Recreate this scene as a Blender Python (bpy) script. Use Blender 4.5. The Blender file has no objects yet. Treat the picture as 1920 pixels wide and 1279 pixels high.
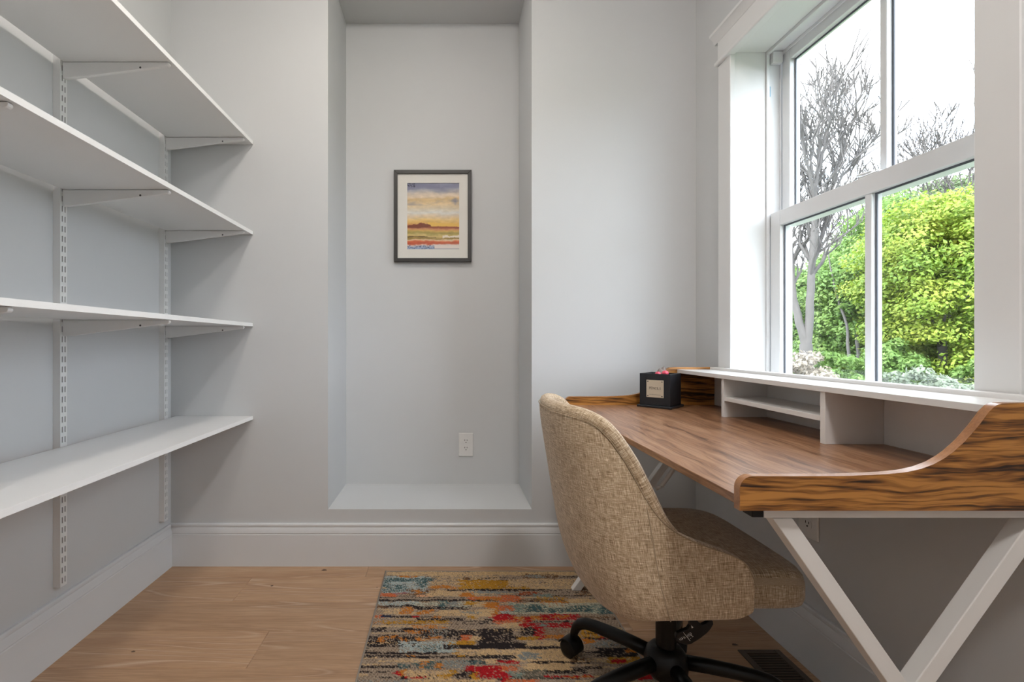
import bpy, bmesh, math, random
from mathutils import Vector, Matrix, noise
random.seed(7)
S = bpy.context.scene
COL = S.collection
PI = math.pi

# ---------------------------------------------------------------- camera
F = 880.0          # focal length in pixels of the 1920 frame
VX, VY = 839.0, 643.0
CAMH = 1.003
cd = bpy.data.cameras.new('camera')
cam = bpy.data.objects.new('camera', cd); COL.objects.link(cam)
cam.location = (0, 0, CAMH); cam.rotation_euler = (PI/2, 0, 0)
cd.sensor_fit = 'HORIZONTAL'; cd.sensor_width = 36.0
cd.lens = 36.0*F/1920
cd.shift_x = (960-VX)/1920; cd.shift_y = (VY-639.5)/1920
cd.clip_start = 0.02; cd.clip_end = 500
S.camera = cam
S.view_settings.view_transform = 'Standard'; S.view_settings.look = 'None'
S.view_settings.gamma = 1.0; S.view_settings.use_curve_mapping = False
S.view_settings.exposure = 0.13

# ---------------------------------------------------------------- sky
SKY_STRENGTH = 8.8
LAMP_WATTS = 52.0
w = bpy.data.worlds.new('sky'); S.world = w; w.use_nodes = True
nt = w.node_tree; nt.nodes.clear()
out = nt.nodes.new('ShaderNodeOutputWorld'); bg = nt.nodes.new('ShaderNodeBackground')
tc = nt.nodes.new('ShaderNodeTexCoord'); mp = nt.nodes.new('ShaderNodeMapping')
mp.inputs['Scale'].default_value = (2.2, 2.2, 5.0)
nz = nt.nodes.new('ShaderNodeTexNoise'); nz.inputs['Scale'].default_value = 2.4
nz.inputs['Detail'].default_value = 6; nz.inputs['Roughness'].default_value = .55
rp = nt.nodes.new('ShaderNodeValToRGB')
rp.color_ramp.elements[0].position = .42; rp.color_ramp.elements[0].color = (.68, .80, .96, 1)
rp.color_ramp.elements[1].position = .66; rp.color_ramp.elements[1].color = (1.0, 1.0, 1.0, 1)
nt.links.new(tc.outputs['Generated'], mp.inputs['Vector']); nt.links.new(mp.outputs['Vector'], nz.inputs['Vector'])
nt.links.new(nz.outputs['Fac'], rp.inputs['Fac']); nt.links.new(rp.outputs['Color'], bg.inputs['Color'])
bg.inputs['Strength'].default_value = SKY_STRENGTH
nt.links.new(bg.outputs['Background'], out.inputs['Surface'])
sl = bpy.data.lights.new('sun', 'SUN'); sl.energy = 5.0; sl.angle = math.radians(2); sl.color = (1, .95, .86)
sun = bpy.data.objects.new('sun', sl); COL.objects.link(sun)
sun.rotation_euler = Vector((.62, .35, -.70)).to_track_quat('-Z', 'Y').to_euler()

# ---------------------------------------------------------------- material helpers
def new_mat(name):
    m = bpy.data.materials.new(name); m.use_nodes = True
    t = m.node_tree; b = t.nodes['Principled BSDF']
    return m, t, b
def N(t, kind, **kw):
    n = t.nodes.new(kind)
    for k, v in kw.items(): setattr(n, k, v)
    return n
def lk(t, a, b): t.links.new(a, b)
def ramp(t, stops, interp='LINEAR'):
    r = N(t, 'ShaderNodeValToRGB'); r.color_ramp.interpolation = interp
    e = r.color_ramp.elements
    e[0].position, e[0].color = stops[0][0], (*stops[0][1], 1)
    e[1].position, e[1].color = stops[1][0], (*stops[1][1], 1)
    for p, c in stops[2:]:
        k = e.new(p); k.color = (*c, 1)
    return r
def mixc(t, fac, a, b, mode='MIX'):
    n = N(t, 'ShaderNodeMix', data_type='RGBA', blend_type=mode)
    for s, v in ((0, fac), (6, a), (7, b)):
        if hasattr(v, 'links'): lk(t, v, n.inputs[s])
        elif s == 0: n.inputs[0].default_value = v
        else: n.inputs[s].default_value = (*v, 1)
    return n.outputs[2]
def coords(t, kind='Object', scale=(1, 1, 1), rand=0.0):
    c = N(t, 'ShaderNodeTexCoord'); m = N(t, 'ShaderNodeMapping')
    m.inputs['Scale'].default_value = scale
    lk(t, c.outputs[kind], m.inputs['Vector'])
    if rand:
        oi = N(t, 'ShaderNodeObjectInfo'); mu = N(t, 'ShaderNodeVectorMath', operation='SCALE')
        cx = N(t, 'ShaderNodeCombineXYZ')
        lk(t, oi.outputs['Random'], cx.inputs[0]); lk(t, oi.outputs['Random'], cx.inputs[1]); lk(t, oi.outputs['Random'], cx.inputs[2])
        lk(t, cx.outputs[0], mu.inputs[0]); mu.inputs['Scale'].default_value = rand
        lk(t, mu.outputs[0], m.inputs['Location'])
    return m.outputs['Vector']
def noise_tex(t, vec, scale, detail=3, rough=.5, dist=0.0):
    n = N(t, 'ShaderNodeTexNoise'); n.inputs['Scale'].default_value = scale
    n.inputs['Detail'].default_value = detail; n.inputs['Roughness'].default_value = rough
    n.inputs['Distortion'].default_value = dist
    lk(t, vec, n.inputs['Vector']); return n.outputs['Fac']
def bump(t, b, h, strength, dist=.002):
    n = N(t, 'ShaderNodeBump'); n.inputs['Strength'].default_value = strength; n.inputs['Distance'].default_value = dist
    lk(t, h, n.inputs['Height']); lk(t, n.outputs['Normal'], b.inputs['Normal'])
def plain(name, col, rough=.5, metal=0.0, bmp=0.0, bscale=200, var=.04):
    m, t, b = new_mat(name)
    v = coords(t)
    f = noise_tex(t, v, 6, 3)
    lk(t, mixc(t, f, tuple(c*(1-var) for c in col), tuple(min(1, c*(1+var)) for c in col)), b.inputs['Base Color'])
    b.inputs['Roughness'].default_value = rough; b.inputs['Metallic'].default_value = metal
    if bmp: bump(t, b, noise_tex(t, v, bscale, 2), bmp, .0008)
    return m

M = {}
M['wall'] = plain('wall_paint_grey', (.595, .603, .606), .75, bmp=.10, bscale=260, var=.012)
M['ceiling'] = plain('ceiling_paint', (.78, .78, .77), .8, var=.01)
M['trim'] = plain('trim_paint_white', (.74, .74, .735), .42, var=.012)
M['baseboard'] = plain('baseboard_paint', (.69, .70, .71), .42, var=.012)
M['vinyl'] = plain('window_vinyl', (.74, .745, .75), .35, var=.01)
M['melamine'] = plain('white_melamine', (.76, .76, .755), .38, var=.012)
M['melamine_edge'] = plain('white_edge_band', (.86, .86, .85), .4, var=.01)
M['steel_white'] = plain('white_powder_coat', (.74, .74, .735), .4, var=.01)
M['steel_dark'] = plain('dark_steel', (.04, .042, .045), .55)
M['desk_white'] = plain('desk_white_laminate', (.76, .75, .74), .3, var=.012)
M['leg_white'] = plain('desk_leg_paint', (.74, .725, .70), .38, var=.012)
M['black'] = plain('black_plastic', (.006, .006, .007), .4)
M['black_metal'] = plain('black_metal', (.005, .005, .005), .34)
for k_ in ('black', 'black_metal'): M[k_].node_tree.nodes['Principled BSDF'].inputs['Specular IOR Level'].default_value = .28
M['box_black'] = plain('black_painted_wood', (.014, .016, .02), .35, bmp=.1, bscale=120)
M['frame_dark'] = plain('charcoal_frame', (.032, .029, .026), .45)
M['mat_board'] = plain('mat_board', (.80, .76, .71), .8, var=.02)
M['outlet'] = plain('outlet_plastic', (.74, .73, .71), .4, var=.01)
M['slot'] = plain('outlet_slot', (.03, .03, .03), .6)
M['bronze'] = plain('brown_register_metal', (.085, .062, .045), .45, metal=.2)
M['bronze_dark'] = plain('register_dark', (.012, .009, .007), .7)
M['brass'] = plain('plaque_brass', (.62, .54, .42), .4, metal=.15)
M['ink'] = plain('plaque_ink', (.16, .14, .12), .6)
M['screw'] = plain('screw_dark', (.12, .11, .10), .4, metal=.6)
M['pink'] = plain('pink_rubber', (.85, .10, .16), .5)
M['greybrown'] = plain('grey_brown_cloth', (.22, .18, .16), .8)
M['print_white'] = plain('white_print', (.8, .8, .8), .6)
M['gasket'] = plain('dark_gasket', (.09, .10, .12), .5)
M['clip_blue'] = plain('blue_clip', (.25, .45, .60), .5)

def wood(name, axis, stops, scale=1.0, ringscale=9.0, rough=.4, fibre=.35, fdark=.55, spec=.5, rand=37.0, stretch=.07, dist=2.2, bmp=.08):
    m, t, b = new_mat(name)
    sc = [1, 1, 1]; sc[axis] = stretch
    v = coords(t, 'Object', tuple(s*scale for s in sc), rand)
    n1 = noise_tex(t, v, ringscale*.35, 2, .45, 0.4)
    mu = N(t, 'ShaderNodeMath', operation='MULTIPLY'); lk(t, n1, mu.inputs[0]); mu.inputs[1].default_value = ringscale*dist
    fr = N(t, 'ShaderNodeMath', operation='PINGPONG'); lk(t, mu.outputs[0], fr.inputs[0]); fr.inputs[1].default_value = 1.0
    sf = [260, 260, 260]; sf[axis] = 7
    v2 = coords(t, 'Object', tuple(s*scale for s in sf), rand)
    fb = noise_tex(t, v2, 1.0, 3, .65)
    n3 = noise_tex(t, v, ringscale*.9, 3, .6)
    a = N(t, 'ShaderNodeMath', operation='MULTIPLY_ADD'); lk(t, fr.outputs[0], a.inputs[0]); a.inputs[1].default_value = .55
    s3 = N(t, 'ShaderNodeMath', operation='MULTIPLY'); lk(t, n3, s3.inputs[0]); s3.inputs[1].default_value = .45
    lk(t, s3.outputs[0], a.inputs[2])
    r = ramp(t, stops); lk(t, a.outputs[0], r.inputs['Fac'])
    fr2 = ramp(t, [(.38, (fdark,)*3), (.62, (1, 1, 1))]); lk(t, fb, fr2.inputs['Fac'])
    c = mixc(t, fibre, r.outputs['Color'], fr2.outputs['Color'], 'MULTIPLY')
    if rand:
        oi = N(t, 'ShaderNodeObjectInfo')
        hv = N(t, 'ShaderNodeMapRange'); lk(t, oi.outputs['Random'], hv.inputs['Value'])
        hv.inputs['To Min'].default_value = .90; hv.inputs['To Max'].default_value = 1.08
        sx = N(t, 'ShaderNodeHueSaturation'); lk(t, hv.outputs[0], sx.inputs['Value']); lk(t, c, sx.inputs['Color'])
        c = sx.outputs['Color']
    lk(t, c, b.inputs['Base Color'])
    b.inputs['Roughness'].default_value = rough; b.inputs['Specular IOR Level'].default_value = spec
    bump(t, b, fb, bmp, .001)
    return m
def oak_floor():
    m, t, b = new_mat('floor_oak')
    v = coords(t, 'Object', (.55, 6.0, 6.0), 41.0)
    n1 = noise_tex(t, v, 1.0, 1.5, .45, .3)
    mu = N(t, 'ShaderNodeMath', operation='MULTIPLY'); lk(t, n1, mu.inputs[0]); mu.inputs[1].default_value = 34
    pp = N(t, 'ShaderNodeMath', operation='PINGPONG'); lk(t, mu.outputs[0], pp.inputs[0]); pp.inputs[1].default_value = 1.0
    fib = noise_tex(t, coords(t, 'Object', (9, 330, 330), 41.0), 1.0, 3, .65)
    brd = noise_tex(t, coords(t, 'Object', (1.6, 26, 26), 41.0), 1.0, 3, .6)
    msk = noise_tex(t, coords(t, 'Object', (1.3, 8, 8), 23.0), 1.0, 2, .5)
    base = ramp(t, [(.30, (.40, .235, .133)), (.50, (.475, .295, .172)), (.72, (.54, .35, .215))]); lk(t, brd, base.inputs['Fac'])
    ln = ramp(t, [(.02, (.62, .46, .335)), (.16, (.50, .325, .21)), (.30, (.37, .215, .125)), (.55, (.475, .295, .172))]); lk(t, pp.outputs[0], ln.inputs['Fac'])
    mr = ramp(t, [(.46, (.10,)*3), (.62, (.75,)*3)]); lk(t, msk, mr.inputs['Fac'])
    c = mixc(t, mr.outputs['Color'], base.outputs['Color'], ln.outputs['Color'])
    fr = ramp(t, [(.36, (.70, .66, .62)), (.60, (1.04, 1.04, 1.04))]); lk(t, fib, fr.inputs['Fac'])
    c = mixc(t, .7, c, fr.outputs['Color'], 'MULTIPLY')
    oi = N(t, 'ShaderNodeObjectInfo'); hv = N(t, 'ShaderNodeMapRange'); lk(t, oi.outputs['Random'], hv.inputs['Value'])
    hv.inputs['To Min'].default_value = .94; hv.inputs['To Max'].default_value = 1.06
    sx = N(t, 'ShaderNodeHueSaturation'); lk(t, hv.outputs[0], sx.inputs['Value']); lk(t, c, sx.inputs['Color'])
    lk(t, sx.outputs['Color'], b.inputs['Base Color'])
    b.inputs['Roughness'].default_value = .45; bump(t, b, fib, .07, .001)
    return m
M['oak'] = oak_floor()
M['knot'] = plain('oak_knot', (.10, .055, .03), .6, var=.3)
M['oak_core'] = plain('oak_core', (.36, .23, .14), .7)
def laminate(name, axis, across, dark, mid, light, thr, rough, spec, warp=.02, sa=8.0, sc=115.0, vein=.0):
    """printed wood laminate: wavy fine streaks running along axis"""
    m, t, b = new_mat(name)
    c = N(t, 'ShaderNodeTexCoord'); v0 = c.outputs['Object']
    sw = [22, 22, 22]; sw[axis] = 5.5
    mw = N(t, 'ShaderNodeMapping'); mw.inputs['Scale'].default_value = sw; lk(t, v0, mw.inputs['Vector'])
    n1 = noise_tex(t, mw.outputs[0], 1.0, 2, .5)
    sb = N(t, 'ShaderNodeMath', operation='SUBTRACT'); lk(t, n1, sb.inputs[0]); sb.inputs[1].default_value = .5
    ml = N(t, 'ShaderNodeMath', operation='MULTIPLY'); lk(t, sb.outputs[0], ml.inputs[0]); ml.inputs[1].default_value = warp
    cx = N(t, 'ShaderNodeCombineXYZ'); lk(t, ml.outputs[0], cx.inputs[across])
    ad = N(t, 'ShaderNodeVectorMath', operation='ADD'); lk(t, v0, ad.inputs[0]); lk(t, cx.outputs[0], ad.inputs[1])
    s1 = [sc]*3; s1[axis] = sa
    m1 = N(t, 'ShaderNodeMapping'); m1.inputs['Scale'].default_value = s1; lk(t, ad.outputs[0], m1.inputs['Vector'])
    f1 = noise_tex(t, m1.outputs[0], 1.0, 3, .62)
    s2 = [sc*.22]*3; s2[axis] = sa*.35
    m2 = N(t, 'ShaderNodeMapping'); m2.inputs['Scale'].default_value = s2; lk(t, ad.outputs[0], m2.inputs['Vector'])
    f2 = noise_tex(t, m2.outputs[0], 1.0, 3, .55)
    k = N(t, 'ShaderNodeMath', operation='MULTIPLY_ADD'); lk(t, f2, k.inputs[0]); k.inputs[1].default_value = .45
    k2 = N(t, 'ShaderNodeMath', operation='MULTIPLY'); lk(t, f1, k2.inputs[0]); k2.inputs[1].default_value = .55; lk(t, k2.outputs[0], k.inputs[2])
    r = ramp(t, [(thr[0], dark), (thr[1], mid), (thr[2], light)]); lk(t, k.outputs[0], r.inputs['Fac'])
    lk(t, r.outputs['Color'], b.inputs['Base Color'])
    b.inputs['Roughness'].default_value = rough; b.inputs['Specular IOR Level'].default_value = spec
    bump(t, b, f1, .06, .001)
    return m
M['desk_top'] = laminate('desk_top_laminate', 1, 0, (.11, .048, .022), (.27, .13, .064), (.40, .225, .125), (.38, .48, .60), .30, .6, .05, 6.0, 150.0)
M['desk_panel'] = laminate('desk_panel_laminate', 0, 2, (.022, .008, .003), (.20, .075, .014), (.46, .205, .045), (.415, .475, .56), .33, .5, .035, 8.0, 155.0)
M['desk_edge'] = wood('desk_edge_band', 0, [(.1, (.26, .11, .04)), (.5, (.36, .16, .065)), (.9, (.42, .2, .085))], ringscale=9, rough=.25, rand=0, spec=.7)

def fabric(name, tint=1.0):
    m, t, b = new_mat(name)
    vu = coords(t, 'UV', (1000, 60, 1)); vv = coords(t, 'UV', (60, 1000, 1)); vl = coords(t, 'UV', (30, 30, 30))
    vu2 = coords(t, 'UV', (560, 26, 1)); vv2 = coords(t, 'UV', (26, 560, 1))
    a = noise_tex(t, vu, 1, 2, .6); c = noise_tex(t, vv, 1, 2, .6)
    a2 = noise_tex(t, vu2, 1, 2, .6); c2 = noise_tex(t, vv2, 1, 2, .6)
    def add(x, y, k):
        n = N(t, 'ShaderNodeMath', operation='MULTIPLY_ADD'); lk(t, x, n.inputs[0]); n.inputs[1].default_value = k
        if hasattr(y, 'links'): lk(t, y, n.inputs[2])
        else: n.inputs[2].default_value = y
        return n.outputs[0]
    h = add(a, add(c, add(a2, add(c2, -.5, .5), .5), .5), .5)
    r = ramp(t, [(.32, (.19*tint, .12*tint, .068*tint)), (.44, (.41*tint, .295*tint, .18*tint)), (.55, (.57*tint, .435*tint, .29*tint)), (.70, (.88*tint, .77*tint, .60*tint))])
    lk(t, h, r.inputs['Fac'])
    lk(t, r.outputs['Color'], b.inputs['Base Color'])
    b.inputs['Roughness'].default_value = .9; b.inputs['Specular IOR Level'].default_value = .2
    b.inputs['Sheen Weight'].default_value = .25
    bump(t, b, h, .5, .0015)
    return m
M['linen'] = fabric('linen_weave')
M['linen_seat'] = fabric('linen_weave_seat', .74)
m, t, b = new_mat('window_glass')
t.nodes.remove(b)
tr = N(t, 'ShaderNodeBsdfTransparent'); tr.inputs['Color'].default_value = (.985, .99, .988, 1)
gl = N(t, 'ShaderNodeBsdfGlossy'); gl.inputs['Roughness'].default_value = .01
lw = N(t, 'ShaderNodeLayerWeight'); pw = N(t, 'ShaderNodeMath', operation='POWER'); lk(t, lw.outputs['Facing'], pw.inputs[0]); pw.inputs[1].default_value = 4.5
fz = N(t, 'ShaderNodeMath', operation='MULTIPLY_ADD'); lk(t, pw.outputs[0], fz.inputs[0]); fz.inputs[1].default_value = .5; fz.inputs[2].default_value = .025
ms = N(t, 'ShaderNodeMixShader'); lk(t, fz.outputs[0], ms.inputs[0]); lk(t, tr.outputs[0], ms.inputs[1]); lk(t, gl.outputs[0], ms.inputs[2])
lk(t, ms.outputs[0], t.nodes['Material Output'].inputs['Surface'])
M['glass'] = m
def vcol(name, rough=.9, weave=False):
    m, t, b = new_mat(name)
    a = N(t, 'ShaderNodeVertexColor'); a.layer_name = 'Col'
    b.inputs['Roughness'].default_value = rough
    if weave:
        v = coords(t, 'Object', (330, 250, 1)); n = noise_tex(t, v, 1, 2, .7)
        r = ramp(t, [(.33, (.45, .42, .40)), (.6, (1.12, 1.1, 1.06))]); lk(t, n, r.inputs['Fac'])
        lk(t, mixc(t, .7, a.outputs['Color'], r.outputs['Color'], 'MULTIPLY'), b.inputs['Base Color'])
        b.inputs['Specular IOR Level'].default_value = .1
        bump(t, b, n, .7, .003)
    else: lk(t, a.outputs['Color'], b.inputs['Base Color'])
    return m
M['rug'] = vcol('rug_pile', .95, True)
M['painting'] = vcol('watercolour_print', .7)
M['binding'] = plain('rug_binding', (.30, .26, .22), .9)
def leafmat(name, c1, c2, c3):
    m, t, b = new_mat(name)
    v = coords(t, 'Object', (1, 1, 1)); n = noise_tex(t, v, .9, 3, .6); n2 = noise_tex(t, v, 9, 2, .6)
    ad = N(t, 'ShaderNodeMath', operation='MULTIPLY_ADD'); lk(t, n2, ad.inputs[0]); ad.inputs[1].default_value = .5
    ml = N(t, 'ShaderNodeMath', operation='MULTIPLY'); lk(t, n, ml.inputs[0]); ml.inputs[1].default_value = .6; lk(t, ml.outputs[0], ad.inputs[2])
    r = ramp(t, [(.38, c1), (.54, c2), (.70, c3)]); lk(t, ad.outputs[0], r.inputs['Fac'])
    lk(t, r.outputs['Color'], b.inputs['Base Color']); b.inputs['Roughness'].default_value = .6
    tl = N(t, 'ShaderNodeBsdfTranslucent'); lk(t, r.outputs['Color'], tl.inputs['Color'])
    mx = N(t, 'ShaderNodeMixShader'); mx.inputs[0].default_value = .4
    lk(t, b.outputs[0], mx.inputs[1]); lk(t, tl.outputs[0], mx.inputs[2])
    lk(t, mx.outputs[0], t.nodes['Material Output'].inputs['Surface'])
    return m
M['leaf_bright'] = leafmat('leaf_yellow_green', (0.0815, 0.163, 0.0135), (0.19, 0.281, 0.0272), (0.344, 0.381, 0.0544))
M['leaf_mid'] = leafmat('leaf_mid_green', (0.0634, 0.135, 0.0227), (0.118, 0.217, 0.0407), (0.199, 0.29, 0.0725))
M['leaf_dark'] = leafmat('leaf_deep_green', (0.068, 0.118, 0.0407), (0.118, 0.172, 0.068), (0.182, 0.235, 0.109))
M['leaf_pale'] = leafmat('leaf_pale_shrub', (0.109, 0.145, 0.0906), (0.182, 0.217, 0.154), (0.272, 0.299, 0.227))
M['leaf_blossom'] = leafmat('shrub_beige', (0.163, 0.135, 0.0997), (0.244, 0.209, 0.163), (0.344, 0.307, 0.254))
M['bark'] = plain('bark_grey', (.075, .068, .063), .9, bmp=.6, bscale=18, var=.25)
M['ground'] = plain('lawn_ground', (.045, .07, .025), .95, var=.3)

# ---------------------------------------------------------------- mesh helpers
def link(name, verts, faces, mat, parent=None, loc=None, smooth=False, uvs=None, local=None):
    """one mesh object; verts are world positions. loc = origin."""
    me = bpy.data.meshes.new(name)
    o = bpy.data.objects.new(name, me); COL.objects.link(o)
    org = Vector(loc) if loc is not None else Vector((0, 0, 0))
    if parent is not None:
        o.parent = parent; base = world_loc(parent)
    else: base = Vector((0, 0, 0))
    o.location = org - base if (loc is not None) else Vector((0, 0, 0))
    ref = world_loc(o)
    me.from_pydata([tuple(Vector(v)-ref) for v in verts], [], faces)
    if uvs:
        ul = me.uv_layers.new(name='UVMap')
        for l in me.loops: ul.data[l.index].uv = uvs[l.vertex_index]
    if mat is not None: me.materials.append(M[mat] if isinstance(mat, str) else mat)
    if smooth:
        for p in me.polygons: p.use_smooth = True
    me.update()
    return o
def world_loc(o):
    v = Vector((0, 0, 0)); p = o
    while p is not None: v = v + p.location; p = p.parent
    return v
def empty(name, loc, label=None, cat=None, group=None, kind=None):
    o = bpy.data.objects.new(name, None); COL.objects.link(o); o.location = loc; o.empty_display_size = .05
    return tag(o, label, cat, group, kind)
def tag(o, label=None, cat=None, group=None, kind=None):
    if label: o['label'] = label
    if cat: o['category'] = cat
    if group: o['group'] = group
    if kind: o['kind'] = kind
    return o
class MB:
    def __init__(s): s.v = []; s.f = []
    def box(s, x0, x1, y0, y1, z0, z1):
        n = len(s.v)
        s.v += [(x0,y0,z0),(x1,y0,z0),(x1,y1,z0),(x0,y1,z0),(x0,y0,z1),(x1,y0,z1),(x1,y1,z1),(x0,y1,z1)]
        s.f += [tuple(n+i for i in q) for q in ((0,3,2,1),(4,5,6,7),(0,1,5,4),(1,2,6,5),(2,3,7,6),(3,0,4,7))]
        return s
    def prism(s, pts, axis, a0, a1):
        """closed 2D outline extruded along axis; pts are the two other coords in xyz order"""
        n = len(s.v); k = len(pts)
        def mk(p, a):
            q = list(p); q.insert(axis, a); return tuple(q)
        s.v += [mk(p, a0) for p in pts] + [mk(p, a1) for p in pts]
        s.f.append(tuple(n+i for i in range(k))); s.f.append(tuple(n+k+i for i in reversed(range(k))))
        for i in range(k):
            j = (i+1) % k; s.f.append((n+i, n+k+i, n+k+j, n+j))
        return s
    def tube(s, pts, radii, seg=10, cap=True):
        n0 = len(s.v); pts = [Vector(p) for p in pts]
        if not hasattr(radii, '__len__'): radii = [radii]*len(pts)
        up = None
        for i, p in enumerate(pts):
            d = (pts[min(i+1, len(pts)-1)] - pts[max(i-1, 0)]).normalized()
            if up is None: up = d.orthogonal().normalized()
            up = (up - d*up.dot(d)).normalized(); si = d.cross(up)
            for k in range(seg):
                a = 2*PI*k/seg; s.v.append(tuple(p + (up*math.cos(a)+si*math.sin(a))*radii[i]))
        for i in range(len(pts)-1):
            for k in range(seg):
                a = n0+i*seg+k; b2 = n0+i*seg+(k+1) % seg
                s.f.append((a, b2, b2+seg, a+seg))
        if cap:
            s.f.append(tuple(n0+k for k in reversed(range(seg))))
            e = n0+(len(pts)-1)*seg; s.f.append(tuple(e+k for k in range(seg)))
        return s
    def bar(s, a, b, wx, wy, ref):
        """rectangular bar from a to b; ref = direction of its wx side"""
        a = Vector(a); b = Vector(b); d = (b-a).normalized(); r = Vector(ref); r = (r-d*r.dot(d)).normalized(); u = d.cross(r)
        n = len(s.v)
        for p in (a, b):
            for sx, sy in ((-1,-1),(1,-1),(1,1),(-1,1)): s.v.append(tuple(p + r*(sx*wx/2) + u*(sy*wy/2)))
        s.f += [tuple(n+i for i in q) for q in ((0,3,2,1),(4,5,6,7),(0,1,5,4),(1,2,6,5),(2,3,7,6),(3,0,4,7))]
        return s
    def lathe(s, prof, c, axis=2, seg=24):
        """prof = (radius, height) list about point c"""
        n0 = len(s.v)
        for r, h in prof:
            for k in range(seg):
                a = 2*PI*k/seg; q = [r*math.cos(a), r*math.sin(a)]; q.insert(axis, h)
                s.v.append(tuple(c[i]+q[i] for i in range(3)))
        for i in range(len(prof)-1):
            for k in range(seg):
                a = n0+i*seg+k; b2 = n0+i*seg+(k+1) % seg; s.f.append((a, b2, b2+seg, a+seg))
        s.f.append(tuple(n0+k for k in reversed(range(seg)))); e = n0+(len(prof)-1)*seg; s.f.append(tuple(e+k for k in range(seg)))
        return s
    def build(s, name, mat, parent=None, loc=None, smooth=False, bevel=0.0, seg=2):
        o = link(name, s.v, s.f, mat, parent, loc, smooth)
        fix(o)
        if bevel:
            md = o.modifiers.new('bevel', 'BEVEL'); md.width = bevel; md.segments = seg; md.limit_method = 'ANGLE'; md.angle_limit = math.radians(40)
        return o
def fix(o):
    bm = bmesh.new(); bm.from_mesh(o.data); bmesh.ops.recalc_face_normals(bm, faces=bm.faces[:]); bm.to_mesh(o.data); bm.free()
def autosmooth(o, deg=35):
    for p in o.data.polygons: p.use_smooth = True
    bm = bmesh.new(); bm.from_mesh(o.data)
    for e in bm.edges:
        if len(e.link_faces) == 2 and e.calc_face_angle(0) > math.radians(deg): e.smooth = False
    bm.to_mesh(o.data); bm.free(); return o

# ================================================================ ROOM SHELL
XL, XR, YB, YF, ZC = -1.250, 1.122, 2.1205, -1.25, 2.80
NX0, NX1, NZ0, NZ1, NY = -.5398, .3807, .251, 2.705, 2.500
OY0, OY1, OZ0, OZ1 = .962, 1.852, .80, 2.155      # window hole in the right wall
XO = 1.350                                        # outer face of the right wall
b_ = MB()
b_.box(XL-.15, NX0, YB, NY+.12, -.1, ZC); b_.box(NX1, XO, YB, NY+.12, -.1, ZC)
b_.box(NX0, NX1, YB, NY+.12, -.1, NZ0); b_.box(NX0, NX1, YB, NY+.12, NZ1, ZC); b_.box(NX0, NX1, NY, NY+.12, NZ0, NZ1)
o = b_.build('wall_back', 'wall'); tag(o, 'pale grey painted back wall with a tall recessed niche', None, None, 'structure')
o = MB().box(XL-.15, XL, YF, YB, -.1, ZC).build('wall_left', 'wall'); tag(o, 'pale grey wall behind the white shelves', None, None, 'structure')
b_ = MB()
b_.box(XR, XO, YF, OY0, -.1, ZC); b_.box(XR, XO, OY1, YB, -.1, ZC); b_.box(XR, XO, OY0, OY1, -.1, OZ0); b_.box(XR, XO, OY0, OY1, OZ1, ZC)
o = b_.build('wall_right', 'wall'); tag(o, 'pale grey wall with the window above the desk', None, None, 'structure')
o = MB().box(XL-.15, XO, YF-.12, YF, -.1, ZC).build('wall_front', 'wall'); tag(o, 'pale grey wall behind the viewer', None, None, 'structure')
o = MB().box(XL-.15, XO, YF-.12, NY+.12, ZC, ZC+.12).build('ceiling', 'ceiling'); tag(o, 'white painted ceiling', None, None, 'structure')
# floor with single planks
fl = empty('floor', (0, 0, 0), 'oak plank floor of wide boards', None, None, 'structure')
MB().box(XL-.02, XR+.02, YF, YB, -.1, -.0125).build('subfloor', 'oak_core', fl)
PW = .187
seams = [1.447 + PW*k for k in range(-15, 5)]
joints = {3: [-.352], 2: [-.835, .99], 1: [.648], 0: [-.62], -1: [.15], -2: [-.4, 1.0]}
for k in range(-14, 4):
    y0 = 1.447+PW*k; y1 = min(y0+PW, YB-.002); y0 = max(y0, YF)
    if y1 - y0 < .01: continue
    js = joints.get(k, [random.uniform(-.9, .9)])
    xs = [XL+.002] + sorted(js) + [XR-.002]
    for x0, x1 in zip(xs[:-1], xs[1:]):
        g = .0003; c = ((x0+x1)/2, (y0+y1)/2, -.006)
        MB().box(x0+g, x1-g, y0+g, y1-g, -.012, 0).build('plank', 'oak', fl, c, bevel=.0013, seg=1)
for kx, ky, ka, kb in (((608-VX)/F*2.072, 2.072, .012, .008), ((510-VX)/F*1.938, 1.938, .006, .005), ((707-VX)/F*1.925, 1.925, .003, .003), ((250-VX)/F*1.525, 1.525, .007, .004), (.955, 1.56, .010, .006)):
    q = MB(); q.v = [(kx+ka*math.cos(2*PI*i/14)*(1+.25*math.sin(5*i)), ky+kb*math.sin(2*PI*i/14)*(1+.25*math.cos(3*i)), zz) for zz in (-.001, .00012) for i in range(14)]
    q.f = [tuple(range(14)), tuple(range(14, 28))]+[(i, (i+1) % 14, 14+(i+1) % 14, 14+i) for i in range(14)]
    q.build('knot', 'knot', fl)
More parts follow.
